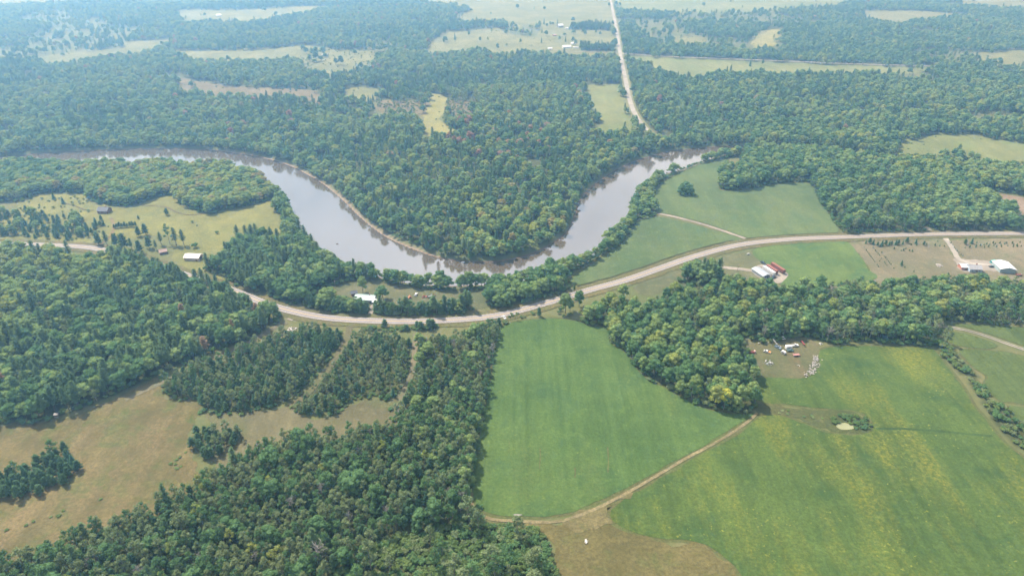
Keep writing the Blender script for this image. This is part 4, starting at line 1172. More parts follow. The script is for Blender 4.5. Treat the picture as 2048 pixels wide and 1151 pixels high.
# tree row right on the south bank
_row = [q for q in SOUTH_BANK if G(560, 420)[0] < q[0] < G(1470, 305)[0] and q[1] < 760]
_r = np.random.default_rng(77)
_X, _Y = [], []
for i_, (x_, y_) in enumerate(_row):
    x0_, y0_ = _row[max(0, i_ - 1)]
    x1_, y1_ = _row[min(len(_row) - 1, i_ + 1)]
    L_ = math.hypot(x1_ - x0_, y1_ - y0_) + 1e-6
    for q_ in range(2):
        d_ = _r.uniform(4, 9)
        _X.append(x_ + (y1_ - y0_) / L_ * d_ + _r.uniform(-3, 3))
        _Y.append(y_ - (x1_ - x0_) / L_ * d_ + _r.uniform(-3, 3))
_X, _Y = np.array(_X), np.array(_Y)
_m = keep_out(_X, _Y)
grow('bank_strip', _X[_m], _Y[_m], {'broad': 4, 'broad_d': 3, 'aspen_g': 1.5, 'shrub': 1.5}, (0.5, 0.78), (0.7, 0.95), 30)
# tall pines that screen the highway on the near side of the left bend
_hx = [q for q in HIGHWAY if G(236, 506)[0] < q[0] < G(462, 580)[0] and q[1] > 520]
_X, _Y = [], []
for x_, y_ in _hx:
    for q_ in range(2):
        _X.append(x_ + _r.uniform(-4, 1))
        _Y.append(y_ - _r.uniform(8, 20))
_X, _Y = np.array(_X), np.array(_Y)
_m = keep_out(_X, _Y)
grow('pine_left', _X[_m], _Y[_m], {'pine': 5, 'broad': 1, 'broad_d': 1}, (0.82, 1.0), (0.9, 1.15), 31)
# far forest, both sides of the north road
def far_wood():
    base = {'broad': 4.5, 'broad_d': 2.0, 'aspen_g': 1.2, 'aspen': 1.6, 'broad_y': 0.8}
    con = {'pine': 2.5, 'spruce': 2, 'broad_d': 2.5}
    bright = {'broad_y': 2.2, 'broad': 4, 'aspen': 1.5}
    yplant = {'aspen_y': 4, 'young': 3, 'aspen_g': 3}
    f = blend((base, one), (con, lambda X, Y: 2.6 * np.clip((vnoise(X, Y, 130, 5) - 0.55) * 5, 0, 1)), (bright, lambda X, Y: 2.2 * np.clip((vnoise(X, Y, 110, 6) - 0.52) * 5, 0, 1) + 1.6 * near_px(880, 420, 140)(X, Y)),
        ({'autumn': 1.5, 'broad_y': 3, 'broad': 3.4}, lambda X, Y: 2.0 * near_px(1000, 465, 42)(X, Y) + 0.02), ({'maroon': 2.6, 'broad_d': 4}, lambda X, Y: 1.6 * near_px(985, 285, 50)(X, Y) + 1.2 * near_px(900, 235, 40)(X, Y) + 0.03),
        (yplant, lambda X, Y: 8 * near_px(800, 330, 38)(X, Y) + 5 * near_px(880, 345, 30)(X, Y)), ({'broad_d': 4, 'broad': 2, 'pine': 1}, lambda X, Y: 1.5 * (X > 260)))
    def hgt(X, Y, r):
        n = len(X)
        base_h = 0.62 + 0.42 * vnoise(X, Y, 90, 8) + 0.16 * (vnoise(X, Y, 28, 9) - 0.5)
        return base_h * r.uniform(0.66, 1.2, n)
    bands = ((0, 1000, 7.6), (1000, 1700, 8.6), (1700, 3300, 10.0))
    for bi, (y0, y1, sp) in enumerate(bands):
        w = 0.92 * y1 + 60
        X, Y = jitter_grid([(-w, y0), (w, y0), (w, y1), (-w, y1)], sp, 40 + bi)
        m = (np.abs(X) < 0.86 * Y + 60) & inside(FAR_REGION, X, Y) & (Y >= y0) & (Y < y1)
        X, Y = X[m], Y[m]
        m = keep_out(X, Y)
        for on, p_ in OPOLY.items():
            m &= ~inside(p_, X + 26 * (vnoise(X, Y, 22, 14) - 0.5), Y + 40 * (vnoise(X, Y, 24, 15) - 0.5))
        # thin, brushy places inside the far forest
        thin = (vnoise(X, Y, 170, 12) > 0.76) & (Y > 1000)
        m &= ~(thin & (np.random.default_rng(5 + bi).random(len(X)) < 0.8))
        m &= vnoise(X, Y, 17, 21 + bi) < 0.80
        X, Y = X[m], Y[m]
        east = X > np.interp(Y, [p_[1] for p_ in NORTH_ROAD], [p_[0] for p_ in NORTH_ROAD])
        bend = (~east) & (Y < 860)
        for nm, sel in (('bend_wood', bend), ('far_west', (~east) & (~bend)), ('far_east', east)):
            grow(nm, X[sel], Y[sel], f, hgt, (0.68, 1.2), 60 + bi)
far_wood()
# brush along the feet of the near woods and of the river bank
def skirt(name, line, closed, step, out, hs, seed):
    r = np.random.default_rng(seed)
    q = smooth(line, closed, step)
    P = np.array(q)
    P = np.repeat(P, 2, 0) + r.normal(0, out, (2 * len(P), 2))
    m = keep_out(P[:, 0], P[:, 1], 7.5) & (r.random(len(P)) < 0.72)
    m &= (np.abs(P[:, 0]) < 0.86 * P[:, 1] + 60) & (P[:, 1] > 170)
    grow(name, P[m, 0], P[m, 1], {'shrub': 4, 'shrub_d': 5, 'shrub_a': 2}, hs, (0.9, 1.4), seed)
for i_, wn_ in enumerate(('pine_left', 'young_a', 'young_b', 'strip_c', 'oak_right', 'birch_band', 'clump_road', 'north_left', 'riverside_left', 'roadside_block', 'bank_strip', 'oak_east', 'bottom_left', 'hedge_a', 'hedge_b')):
    skirt(wn_, WPOLY[wn_], True, 3.4, 1.3, (0.45, 1.5) if wn_ not in ('young_a', 'young_b', 'strip_c', 'bottom_left') else (0.3, 0.9), 400 + i_)
skirt('bend_wood', [(x_, y_ + 9) for x_, y_ in NORTH_BANK], False, 3.4, 2.2, (0.5, 1.8), 430)
# lone trees and bushes straying into the far openings
for oi_, (on, p_) in enumerate(OPOLY.items()):
    if on in ('hay_field', 'landing', 'long_field'):
        continue
    X, Y = jitter_grid(p_, 15, 300 + oi_)
    d_ = dist_line(p_, X, Y, True)
    m = np.random.default_rng(320 + oi_).random(len(X)) < np.clip(0.6 - d_ / 45, 0.03, 0.6)
    m &= keep_out(X, Y, 8)
    grow('brush', X[m], Y[m], {'shrub': 4, 'shrub_a': 3, 'broad_d': 1, 'aspen_g': 1}, (0.4, 0.9), (0.9, 1.3), 340 + oi_)
# scattered trees and belts inside the openings
def scatter(name, pts, sp, mx, hs, seed, keep=1.0):
    X, Y = jitter_grid(GP(pts), sp, seed)
    m = river_sd(X, Y) > 3
    m &= np.random.default_rng(seed).random(len(X)) < keep
    grow(name, X[m], Y[m], mx, hs, (0.85, 1.15), seed)
scatter('ranch_belt', [(1138, 60), (1225, 62), (1226, 47, 14), (1190, 42, 14), (1142, 45, 14)], 7, {'pine': 3, 'spruce': 2, 'broad_d': 1}, (0.8, 1.0), 70)
scatter('ranch_belt', [(1162, 102), (1231, 104), (1228, 83, 15), (1170, 82, 15), (1160, 92)], 6.5, {'pine': 3, 'spruce': 2, 'broad_d': 1}, (0.7, 0.9), 71)
scatter('brush', [(896, 198), (956, 205), (962, 220), (930, 232), (892, 236), (890, 222)], 6, {'shrub': 3, 'shrub_a': 3, 'aspen': .4}, (0.7, 1.6), 72, 0.6)
scatter('brush', [(750, 203), (853, 204), (850, 220), (756, 216)], 6, {'shrub': 3, 'shrub_a': 3, 'aspen': .3}, (0.7, 1.5), 73, 0.5)
scatter('brush', [(600, 90), (770, 104), (745, 130), (640, 140), (600, 126)], 13, {'shrub': 3, 'shrub_a': 2, 'broad_d': .5}, (0.6, 1.3), 74, 0.5)
scatter('brush', [(40, 400), (180, 392), (180, 425), (60, 428)], 6, {'shrub': 2, 'shrub_a': 3, 'spruce': .25}, (0.4, 0.9), 75, 0.35)
scatter('brush', [(1655, 838), (1690, 826), (1735, 838), (1745, 858), (1715, 865), (1708, 850), (1680, 844), (1666, 850)], 2.4, {'shrub': 4, 'shrub_d': 3}, (0.35, 0.75), 76, 0.75)
scatter('brush', [(1520, 810), (1600, 818), (1650, 826), (1640, 848), (1590, 838), (1530, 824)], 5, {'shrub': 3, 'shrub_a': 2}, (0.15, 0.35), 77, 0.4)
scatter('brush', [(350, 158), (620, 184), (600, 190), (370, 172)], 11, {'shrub': 3, 'shrub_a': 2, 'broad_d': .3}, (0.6, 1.4), 78, 0.35)
scatter('brush', [(1110, 632), (1165, 640), (1160, 628), (1120, 620)], 4.5, {'shrub': 3, 'broad': .7, 'shrub_d': 2}, (0.5, 1.2), 79, 0.8)
scatter('brush', [(1010, 640), (1080, 632), (1082, 622), (1020, 628)], 4.5, {'shrub': 3, 'aspen_g': 1, 'shrub_a': 2}, (0.4, 0.8), 80, 0.7)
scatter('brush', [(1480, 682), (1610, 674), (1650, 684), (1860, 692), (1858, 686), (1650, 676), (1605, 668), (1480, 676)], 4.0, {'shrub': 3, 'shrub_d': 4}, (0.6, 1.4), 81, 0.8)
scatter('brush', [(0, 1060), (150, 1010), (330, 950), (380, 930), (376, 900), (300, 960), (150, 1020), (0, 1075)], 3.2, {'shrub': 3}, (0.15, 0.35), 82, 0.3)

# ---- single trees that stand by themselves
def lone(kd, px, h, label, w=1.0, group=None, variant=0, name=None, sink=0.0):
    x, y = G(*px)
    s = h / KINDS[kd][4]
    r = random.Random(px[0] * 31 + px[1])
    single_tree(kd, (x, y, -sink), (0, 0, r.uniform(0, 6.28)), (s * w, s * w, s), label, group, variant, name)
LONE_COUNT = {}
for i, (x, y, h, lb) in enumerate([(1362, 389, 17, 'left crown of the round dark clump in the river field'), (1377, 389, 18, 'right crown of the round dark clump in the river field'), (1369, 385, 19, 'rear crown of the round dark clump in the river field')]):
    lone('broad_d', (x, y), h, lb, 0.95, 'round clump in the river field', i, None, 5.2)
lone('broad', (726, 585), 15, 'rounded green tree just behind the teal roofed farmhouse', 0.85, variant=0)
lone('broad_d', (766, 598), 12.5, 'dense dark round tree right of the teal roofed farmhouse', 1.25, variant=2)
lone('gold', (1445, 815), 15, 'golden green tree at the front tip of the oak wood', 0.95)
lone('rustpine', (468, 672), 15, 'dying pine with rusty red needles at the pine wood edge', 0.8)
lone('autumn', (160, 610), 13, 'rust tinged tree amid the left pines', 0.7)
lone('autumn', (1190, 640), 11, 'orange tinged tree at the west end of the oak wood', 0.6)
lone('aspen_y', (1394, 800), 12, 'pale yellowing tree near the golden tree', 0.9)
lone('dead', (1660, 600), 13, 'bare pale tree inside the birch band', 1.2)
lone('dead', (1874, 670), 11, 'bleached bare tree at the right end of the birch band', 1.1, variant=1)
lone('dead', (1042, 548), 12, 'bare grey snag standing by the river bank', 0.45, variant=2)
lone('dead', (985, 716), 12, 'bare grey tree at the upper left edge of the crop field', 1.1)
lone('dead', (642, 1130), 14, 'bleached fallen looking dead tree in the bottom wood', 1.3, variant=1)
lone('pine', (1148, 585), 9, 'lone dark pine beside the highway right of the roadside block', 0.9)
lone('broad_d', (1140, 622), 11, 'dark tree on the near side of the highway', 0.8, variant=3)
lone('broad_d', (1158, 613), 15, 'taller spreading tree on the near side of the highway', 0.8, variant=2)
lone('young', (1078, 632), 8, 'small bushy pine between highway and crop field', 1.0)
lone('aspen_y', (1032, 640), 7, 'yellowing roadside tree near the white car', 0.9)
lone('broad', (1245, 600), 15, 'bushy tree at the highway bend before the oak wood', 0.9, variant=1)
lone('pine', (1375, 560), 16, 'greyish pine in the clump beside the farm driveway', 1.0)
for i, (x, y, h) in enumerate([(198, 489, 13), (215, 491, 15), (233, 492, 13), (250, 498, 16), (264, 499, 12), (281, 506, 13), (299, 496, 12), (313, 499, 10), (278, 472, 10), (292, 470, 12), (323, 489, 13)]):
    lone('pine' if i % 3 == 1 else 'young', (x, y), h, 'tall dark conifer in the group between highway and meadow', 1.1, 'conifers between highway and meadow', i)
for i, (x, y, h, w) in enumerate([(340, 487, 20, 0.85), (353, 490, 18, 1.0), (368, 490, 16, 1.0)]):
    lone('pine' if i else 'aspen_g', (x, y), h, ['tall loose crowned tree rising above the cream shed', 'big dark pine behind the cream shed', 'broad dark pine on the right of the shed group'][i], w * 1.1, variant=i)
for i in range(9):
    lone('young', (229 + i * 5.3, 456 - i * 0.5 + (i % 2)), 4.6 + (i * 37 % 5) * 0.4, 'small spruce in the short hedge row on the meadow', 1.1, 'short spruce hedge on the meadow', i)
for x, y, h, lb in [(334, 430, 7.5, 'lone blue spruce in the middle of the hay meadow'), (108, 398, 8, 'left one of two spruces left of the dark cabin'), (127, 407, 8, 'right one of two spruces left of the dark cabin'),
                    (62, 397, 6, 'small spruce by the wood edge at far left'), (203, 441, 6, 'small spruce just below the dark cabin'), (277, 438, 4, 'tiny spruce above the short hedge row'), (200, 408, 8, 'slim pale tree behind the dark cabin')]:
    lone('young' if x in (334, 203, 62, 277) else 'spruce', (x, y), h, lb, 1.3)
for x, y, h, lb in [(385, 445, 2.2, 'dark shrub alone on the hay meadow'), (394, 452, 1.5, 'tiny shrub low on the hay meadow'), (434, 467, 3.0, 'round shrub on the right of the hay meadow'), (390, 495, 5, 'bush just behind the cream shed'),
                    (777, 797, 3.2, 'small round shrub at the edge of the pale cut meadow'), (871, 786, 4.5, 'dark bush in the small clearing of the brushy strip'), (360, 408, 3, 'pale bush at the top of the hay meadow')]:
    lone('shrub_d', (x, y), h, lb, 1.0)
# ranch trees far off
for i, (x, y) in enumerate([(888, 87), (1041, 88), (1083, 86), (995, 100), (1079, 53), (1088, 49), (1094, 55), (1100, 52), (1084, 66), (1166, 68), (1170, 72), (1192, 65), (1200, 72), (1119, 82), (1131, 84), (1146, 86), (1151, 92), (910, 80), (938, 72), (960, 84), (1115, 48), (1225, 52), (1226, 72), (1500, 133), (1525, 131), (1060, 75)]):
    lone(['broad_d', 'broad', 'spruce'][i % 3], (x, y), 11 + i * 7 % 6, ('%s tree on the far ranch land, %s %s' % (['dark round', 'mid green', 'pointed'][i % 3], 'upper' if y < 70 else 'lower', 'left' if x < 1000 else 'middle' if x < 1110 else 'right')) if x < 1300 else 'single tree in the long far field, %s one' % ('left' if x < 1510 else 'right'), 0.8, 'scattered ranch trees' if x < 1300 else 'trees in the long far field', i)
# saplings of the orchard: surveyed one by one on an enlargement (x, y) -> picture
def orch(X, Y):
    return (1680 + X / 5.565, 440 + Y / 5.565)
big = [(285, 262), (327, 262), (367, 265), (415, 290), (463, 285), (503, 280), (545, 278), (570, 275), (618, 275), (645, 272), (695, 270), (740, 255), (842, 262), (930, 280), (1462, 262), (1388, 270), (683, 495)]
small = [(370, 282), (445, 298), (465, 298), (790, 280), (850, 282), (1055, 285), (1085, 240), (1160, 295), (1108, 292), (600, 322), (680, 343), (705, 342), (730, 322), (772, 345), (803, 350), (685, 515), (820, 575), (720, 530), (960, 275)]
rows = [(270, 308), (290, 340), (307, 360), (320, 377), (330, 395), (343, 412), (358, 430), (372, 448), (385, 465), (365, 310), (378, 318), (392, 345), (408, 360), (422, 377), (437, 395), (463, 365), (460, 430), (440, 460), (412, 502), (425, 522),
        (495, 410), (507, 423), (522, 443), (537, 463), (550, 482), (565, 497), (505, 487), (520, 508), (495, 470), (598, 542)]
right = [(1390, 310), (1442, 308), (1520, 255), (1515, 290), (1510, 305), (1560, 290), (1600, 282), (1605, 308), (1630, 268), (1650, 300), (1665, 275), (1700, 262), (1710, 285), (1725, 270), (1740, 300), (1775, 262), (1790, 285), (1795, 300), (1830, 268),
         (1850, 262), (1865, 290), (1915, 262), (1930, 280), (1925, 300), (1965, 285), (1970, 300), (2000, 250), (2015, 295)]
drive = [(1215, 245), (1232, 260), (1252, 280), (1270, 310), (1285, 330), (1300, 350), (1320, 362), (1345, 388), (1365, 405)]
for lst, h0, lb, gr in ((big, 5.0, 'taller dark sapling in the roadside row of the orchard grass', 'roadside orchard saplings'), (small, 2.2, 'small sapling scattered over the tan orchard grass', 'scattered orchard saplings'),
                        (rows, 1.5, 'tiny sapling in the planted rows left on the orchard grass', 'planted sapling rows'), (right, 2.2, 'small dark sapling on the grass right of the white driveway', 'saplings right of the white driveway'),
                        (drive, 1.6, 'tiny shrub lining the white driveway', 'shrubs lining the white driveway')):
    for i, (x, y) in enumerate(lst):
        h = h0 * (0.8 + 0.5 * ((i * 37 + 11) % 10) / 10)
        lone(['spruce', 'young'][i % 2], orch(x, y), h, lb, 1.2, gr, i, 'sapling')

# ---- of each kind the stems that show largest become trees of their own, the rest grow as the woods' mass
WOOD_AT = {
 'pine_left': 'in the big left pine wood', 'young_a': 'in the left young plantation', 'young_b': 'in the right young plantation', 'strip_c': 'in the strip left of the crop field', 'bottom_left': 'in the dense bottom left wood',
 'clump_small': 'in the small clump on the meadow', 'clump_left': 'in the clump at the lower left edge', 'oak_right': 'in the dark wood right of the crop field', 'birch_band': 'in the birch band below the farmyards', 'clump_road': 'in the clump at the farm driveway',
 'north_left': 'in the wood above the hay meadow', 'riverside_left': 'in the riverside wood left of the farmhouse', 'roadside_block': 'in the block between river and highway', 'bank_strip': 'in the strip along the right river bank',
 'oak_east': 'in the east wood above the highway', 'spruces_left': 'in the spruce patch below the dark cabin', 'hedge_a': 'in the hedge left of the farm driveway', 'hedge_b': 'in the hedge right of the farmhouse driveway', 'roadside_shrubs': 'in the scrub below the highway',
 'shrub_bottom': 'in the scrub at the bottom centre', 'hedge_east': 'in the hedge line at the right', 'bend_wood': 'in the wood inside the river bend', 'far_west': 'in the forest left of the north road', 'far_east': 'in the forest right of the north road',
 'ranch_belt': 'in the tree belts by the far ranch', 'brush': 'in rough brushy grass'}
LOOK = {'pine': 'tall layered pine', 'young': 'young rounded pine', 'spruce': 'small conical spruce', 'broad': 'mid green broadleaf tree', 'broad_y': 'yellow green broadleaf tree', 'broad_d': 'dark green broadleaf tree', 'autumn': 'rusty broadleaf tree',
        'maroon': 'maroon tinged tree', 'gold': 'golden tree', 'rustpine': 'rusty dying pine', 'aspen': 'grey green aspen', 'aspen_g': 'slender green aspen', 'aspen_y': 'yellowish aspen', 'shrub': 'green shrub', 'shrub_d': 'dark shrub', 'shrub_a': 'greyish shrub', 'dead': 'bare grey dead tree'}
sx = np.array([s[0] for s in STEMS])
sy = np.array([s[1] for s in STEMS])
sk = np.array([KINDS[s[2]][5] for s in STEMS])
hh = np.array([KINDS[s[2]][4] * s[4] for s in STEMS])
px, py, zc = to_px(sx, sy, hh * 0.6)
seen = (px > 0) & (px < 2048) & (py > 0) & (py < 1148)
show = np.where(seen, hh / zc, 0)
single = np.zeros(len(STEMS), bool)
for nm, most in (('pine_tree', 300), ('broadleaf_tree', 285), ('aspen_tree', 300), ('spruce_tree', 110), ('shrub', 280), ('dead_tree', 90)):
    ii = np.where((sk == nm) & seen)[0]
    ii = ii[np.argsort(-show[ii])][:most]
    single[ii] = True
rest = {}
zone = {}
for wd in set(s[8] for s in STEMS):
    ii = np.array([i for i in np.where(single)[0] if STEMS[i][8] == wd])
    if len(ii):
        for i in ii:
            a_, b_ = (px[ii] < px[i]).mean(), (py[ii] < py[i]).mean()
            zone[i] = ('', ('back', 'rear middle', 'front middle', 'front')[min(3, int(b_ * 4))] + ' ' + ('far left', 'left', 'centre', 'right', 'far right')[min(4, int(a_ * 5))])[len(ii) > 12]
med = {kd: np.median([s[4] for s in STEMS if s[2] == kd]) for kd in KINDS if any(s[2] == kd for s in STEMS)}
gz = {}
for i, (x, y, kd, va, h, w, tz, tl, wd) in enumerate(STEMS):
    var = va % len(PROTO[kd])
    if single[i]:
        lb = LOOK[kd] + ' ' + WOOD_AT[wd]
        lab = ('smaller ' if h < med[kd] else 'larger ') + lb + (', ' + zone[i] if zone[i] else '')
        if len(lab.split()) > 16:
            lab = lab.split(' ', 1)[1]
        if len(lab.split()) > 16:
            lab = lab.replace(' rear middle', ' middle').replace(' front middle', ' middle').replace(' far ', ' ')
        single_tree(kd, (x, y, 0), (tl[0], tl[1], tz), (w, w, h), lab, lb, var)
    else:
        rest.setdefault(wd, []).append(((x, y, 0.0), PROTO[kd][var][0], (tl[0], tl[1], tz), (w, w, h)))
for wd, T in rest.items():
    nm = 'shrubbery' if wd in ('shrub_bottom', 'roadside_shrubs', 'brush', 'hedge_east') else 'forest' if wd.startswith('far') else 'woodland'
    wood_stuff(nm, 'mass of trees ' + WOOD_AT[wd] if nm != 'shrubbery' else 'mass of bushes ' + WOOD_AT[wd], T)
print('STEMS', len(STEMS), 'single', single.sum())

# ================================================================ BUILDINGS, VEHICLES, SMALL THINGS
C = {}
def cm(name, c, rough=0.6, spec=0.3, var=0.2, scale=1.5, metal=0.0):
    if name not in C:
        C[name] = plain(name, c, rough, spec, var, scale, metal)
    return C[name]
GLASS = cm('window_glass', (0.05, 0.07, 0.09), 0.1, 0.6, 0.1)
TYRE = cm('tyre_rubber', (0.03, 0.03, 0.03), 0.9, 0.1)
WHITE = cm('white_paint', (0.52, 0.52, 0.51), 0.45, 0.4, 0.12)
def ribbed(name, c, pitch=0.9, rough=0.45):
    """sheet metal with standing ribs"""
    m, nt, b, o = new_mat(name)
    k = NT(nt)
    tc = k.n('ShaderNodeTexCoord').outputs['Object']
    w = k.n('ShaderNodeTexWave')
    w.inputs['Scale'].default_value = 1.0 / pitch
    k.l(tc, w.inputs['Vector'])
    f = k.noise(tc, 0.5, 4.0, 0.65)
    col_ = k.mix(k.rng(f, 0.35, 0.7), c, tuple(0.8 * x for x in c))
    col_ = k.mix(k.rng(w.outputs['Fac'], 0.85, 1.0, 0.0, 0.35), col_, tuple(0.6 * x for x in c))
    k.l(col_, b.inputs['Base Color'])
    b.inputs['Roughness'].default_value = rough
    b.inputs['Specular IOR Level'].default_value = 0.4
    k.bump(w.outputs['Fac'], 0.3, 0.05, b)
    return m
R_CREAM, R_TEAL, R_GREY, R_WHITE, R_DARK = ribbed('roof_cream', (0.52, 0.49, 0.44)), ribbed('roof_teal', (0.25, 0.34, 0.33)), ribbed('roof_grey', (0.28, 0.31, 0.34)), ribbed('roof_white', (0.58, 0.59, 0.60)), ribbed('roof_dark', (0.10, 0.105, 0.13), 0.6, 0.8)
R_PINK, R_SLATE = ribbed('roof_pink', (0.36, 0.25, 0.22), 0.5, 0.8), ribbed('roof_slate', (0.27, 0.27, 0.29), 0.5, 0.8)

def gable(name, label, px, L, W, hw, hr, rz, wall, roof, over=0.5, windows=3, doors=(), chimney=False, group=None, z=0.0, cat='building', big_doorway=None):
    """house with a ridge along its own x axis"""
    x, y = G(*px)
    t = thing(name, label, cat, (x, y, z), rz, group)
    m = MB()
    prof = [(-W / 2, -0.3), (W / 2, -0.3), (W / 2, hw), (0, hw + hr), (-W / 2, hw)]
    n = len(prof)
    vs = [(-L / 2, a, b) for a, b in prof] + [(L / 2, a, b) for a, b in prof]
    fs = [tuple(range(n - 1, -1, -1)), tuple(range(n, 2 * n))] + [(i, (i + 1) % n, (i + 1) % n + n, i + n) for i in range(n)]
    m.add(vs, fs).build('wall', wall, t)
    th = 0.16
    sl = hr / (W / 2)
    r = MB()
    for s in (-1, 1):
        e = W / 2 + over
        pts = [(0, hw + hr + 0.05), (s * e, hw + hr + 0.05 - sl * e), (s * e, hw + hr + 0.05 - sl * e + th), (0, hw + hr + 0.05 + th)]
        if s < 0:
            pts = pts[::-1]
        vs = [(-L / 2 - over, a, b) for a, b in pts] + [(L / 2 + over, a, b) for a, b in pts]
        r.add(vs, [(0, 3, 2, 1), (4, 5, 6, 7), (0, 1, 5, 4), (1, 2, 6, 5), (2, 3, 7, 6), (3, 0, 4, 7)])
    ro = r.build('roof', roof, t)
    MB().box((0, 0, hw + hr + th + 0.07), (L + 2 * over, 0.3, 0.08)).build('ridge_cap', roof, ro)
    if chimney:
        MB().box((L * 0.2, W * 0.12, hw + hr + 0.5), (0.7, 0.7, 1.4)).build('chimney', cm('brick', (0.24, 0.12, 0.09)), ro)
    for i in range(windows):
        wx = -L / 2 + L * (i + 0.7) / (windows + 0.4)
        for s in (-1, 1):
            f = MB().box((wx, s * (W / 2 + 0.03), hw * 0.58), (1.3, 0.1, 1.2)).build('window', WHITE, t)
            MB().box((wx, s * (W / 2 + 0.06), hw * 0.58), (1.1, 0.1, 1.0)).build('pane', GLASS, f)
    for dx, s in doors:
        MB().box((dx, s * (W / 2 + 0.04), 1.05), (1.0, 0.1, 2.1)).build('door', cm('door_paint', (0.20, 0.12, 0.09)), t)
    if big_doorway:
        s, w, h, c = big_doorway
        MB().box((s * (L / 2 + 0.04), 0, h / 2), (0.1, w, h)).build('doorway_panel', c, t)
    return t
def flip(a):
    return a
W_BROWN, W_CREAM, W_BLUE, W_RED = cm('log_wall', (0.16, 0.085, 0.065)), cm('cream_wall', (0.55, 0.46, 0.42)), cm('blue_wall', (0.34, 0.42, 0.50)), cm('brick_wall', (0.36, 0.16, 0.12))
W_WHITE, W_TEAL, W_GREY = cm('white_wall', (0.66, 0.66, 0.64)), cm('teal_wall', (0.26, 0.33, 0.34)), cm('grey_wall', (0.34, 0.35, 0.36))
gable('cabin', 'dark roofed log cabin alone on the hay meadow', (210, 424), 10.5, 8.5, 3.0, 2.6, -0.06, W_BROWN, R_DARK, doors=((1.5, -1),), windows=2, chimney=True)
gable('shed', 'long cream metal shed with open right end below the meadow', (388, 517), 13.5, 8.5, 2.9, 1.7, -0.10, W_CREAM, R_CREAM, windows=0, doors=((4.5, -1),), big_doorway=(1, 3.4, 2.6, cm('opening_shade', (0.05, 0.045, 0.04))))  # dark end panel paints the shade inside the open end
gable('shed', 'small pink roofed shed half hidden by the conifers', (327, 506), 6.0, 5.0, 2.4, 1.6, 0.5, W_BROWN, R_PINK, windows=1, doors=((0.5, -1),))
gable('farmhouse', 'long farmhouse with pale teal metal roof by the lawn', (732, 600), 16.0, 8.5, 2.8, 1.9, -0.13, W_GREY, R_TEAL, windows=4, doors=((5.0, -1),), chimney=True, big_doorway=(1, 2.8, 2.4, cm('opening_shade', (0.05, 0.045, 0.04))))  # dark panel on the end wall paints the shade of an opening
gable('garage', 'grey blue roofed annex beside the teal roofed farmhouse', (757, 608), 7.0, 6.0, 2.5, 1.3, -0.65, W_BLUE, R_GREY, windows=1, doors=((1.0, -1),))
gable('shed', 'small dark shed left of the teal roofed farmhouse', (708, 589), 4.5, 4.0, 2.3, 1.2, 0.4, W_BROWN, R_DARK, windows=1)
BARN_R = ang((1505, 541), (1525, 554.5))
gable('barn', 'grey metal barn in the trailer yard', (1521, 549), 15.0, 7.5, 2.9, 1.1, BARN_R, W_GREY, R_GREY, windows=0, big_doorway=(1, 4.0, 2.6, cm('opening_shade', (0.05, 0.045, 0.04))))  # opening is a closed panel, its inner shade painted dark
gable('house', 'blue walled house with slate roof beside the white driveway', (1946, 540), 10.0, 8.5, 3.0, 2.0, -0.08, W_BLUE, R_SLATE, windows=3, doors=((1.0, -1),), chimney=True)
gable('garage', 'brick garage with white roof joined left of the blue house', (1926, 536), 6.5, 7.0, 2.6, 1.3, -0.08, W_RED, R_WHITE, windows=1)
gable('barn', 'big barn with bright white roof at the right', (2006, 538), 15.0, 12.5, 3.6, 1.6, ang((1998, 525), (2015, 541)), W_TEAL, R_WHITE, windows=0, big_doorway=(-1, 4.2, 3.2, W_WHITE))
# far ranch and other far roofs
for nm, lb, p_, L, W, hw, hr, rz, wl_, rf in [
    ('farmhouse', 'far dark gabled farmhouse with white roof side at the ranch', (1120, 55), 15, 11, 5.0, 4.0, 0.5, W_GREY, R_WHITE), ('barn', 'far pale roofed ranch barn beside the tree belt', (1133, 96), 18, 10, 3.5, 2.2, 0.2, W_WHITE, R_WHITE),
    ('house', 'far white house tucked into the ranch trees', (1146, 89), 10, 8, 3, 2, 0.3, W_WHITE, R_WHITE), ('shed', 'far little white shed at the ranch forest edge', (1100, 99), 9, 6, 2.6, 1.5, 0.1, W_WHITE, R_WHITE),
    ('shed', 'far small reddish shed on the open ranch land', (1109, 72), 8, 6, 2.4, 1.5, 0.4, W_RED, R_PINK), ('shed', 'far small white shed right of the far farmhouse', (1133, 58), 7, 5, 2.4, 1.4, 0.2, W_WHITE, R_WHITE),
    ('house', 'far white roof peeping out of the mid forest', (1044, 148), 10, 8, 7, 2, 0.2, W_WHITE, R_WHITE), ('barn', 'far long white roofed barn right of the north road', (1256, 32), 26, 9, 3.5, 1.6, 0.0, W_WHITE, R_WHITE),
    ('shed', 'tiny white shed in the far left clearing', (650, 112), 11, 7, 3, 1.5, 0.1, W_WHITE, R_WHITE), ('house', 'far white house by the field at the top left', (438, 33), 12, 9, 4, 2, 0.2, W_WHITE, R_WHITE), ('trailer_home', 'far white trailer home right of the ranch barn', (1152, 97), 13, 4, 2.8, 0.5, -0.1, W_WHITE, R_WHITE)]:
    gable(nm, lb, p_, L, W, hw, hr, rz, wl_, rf, windows=1)

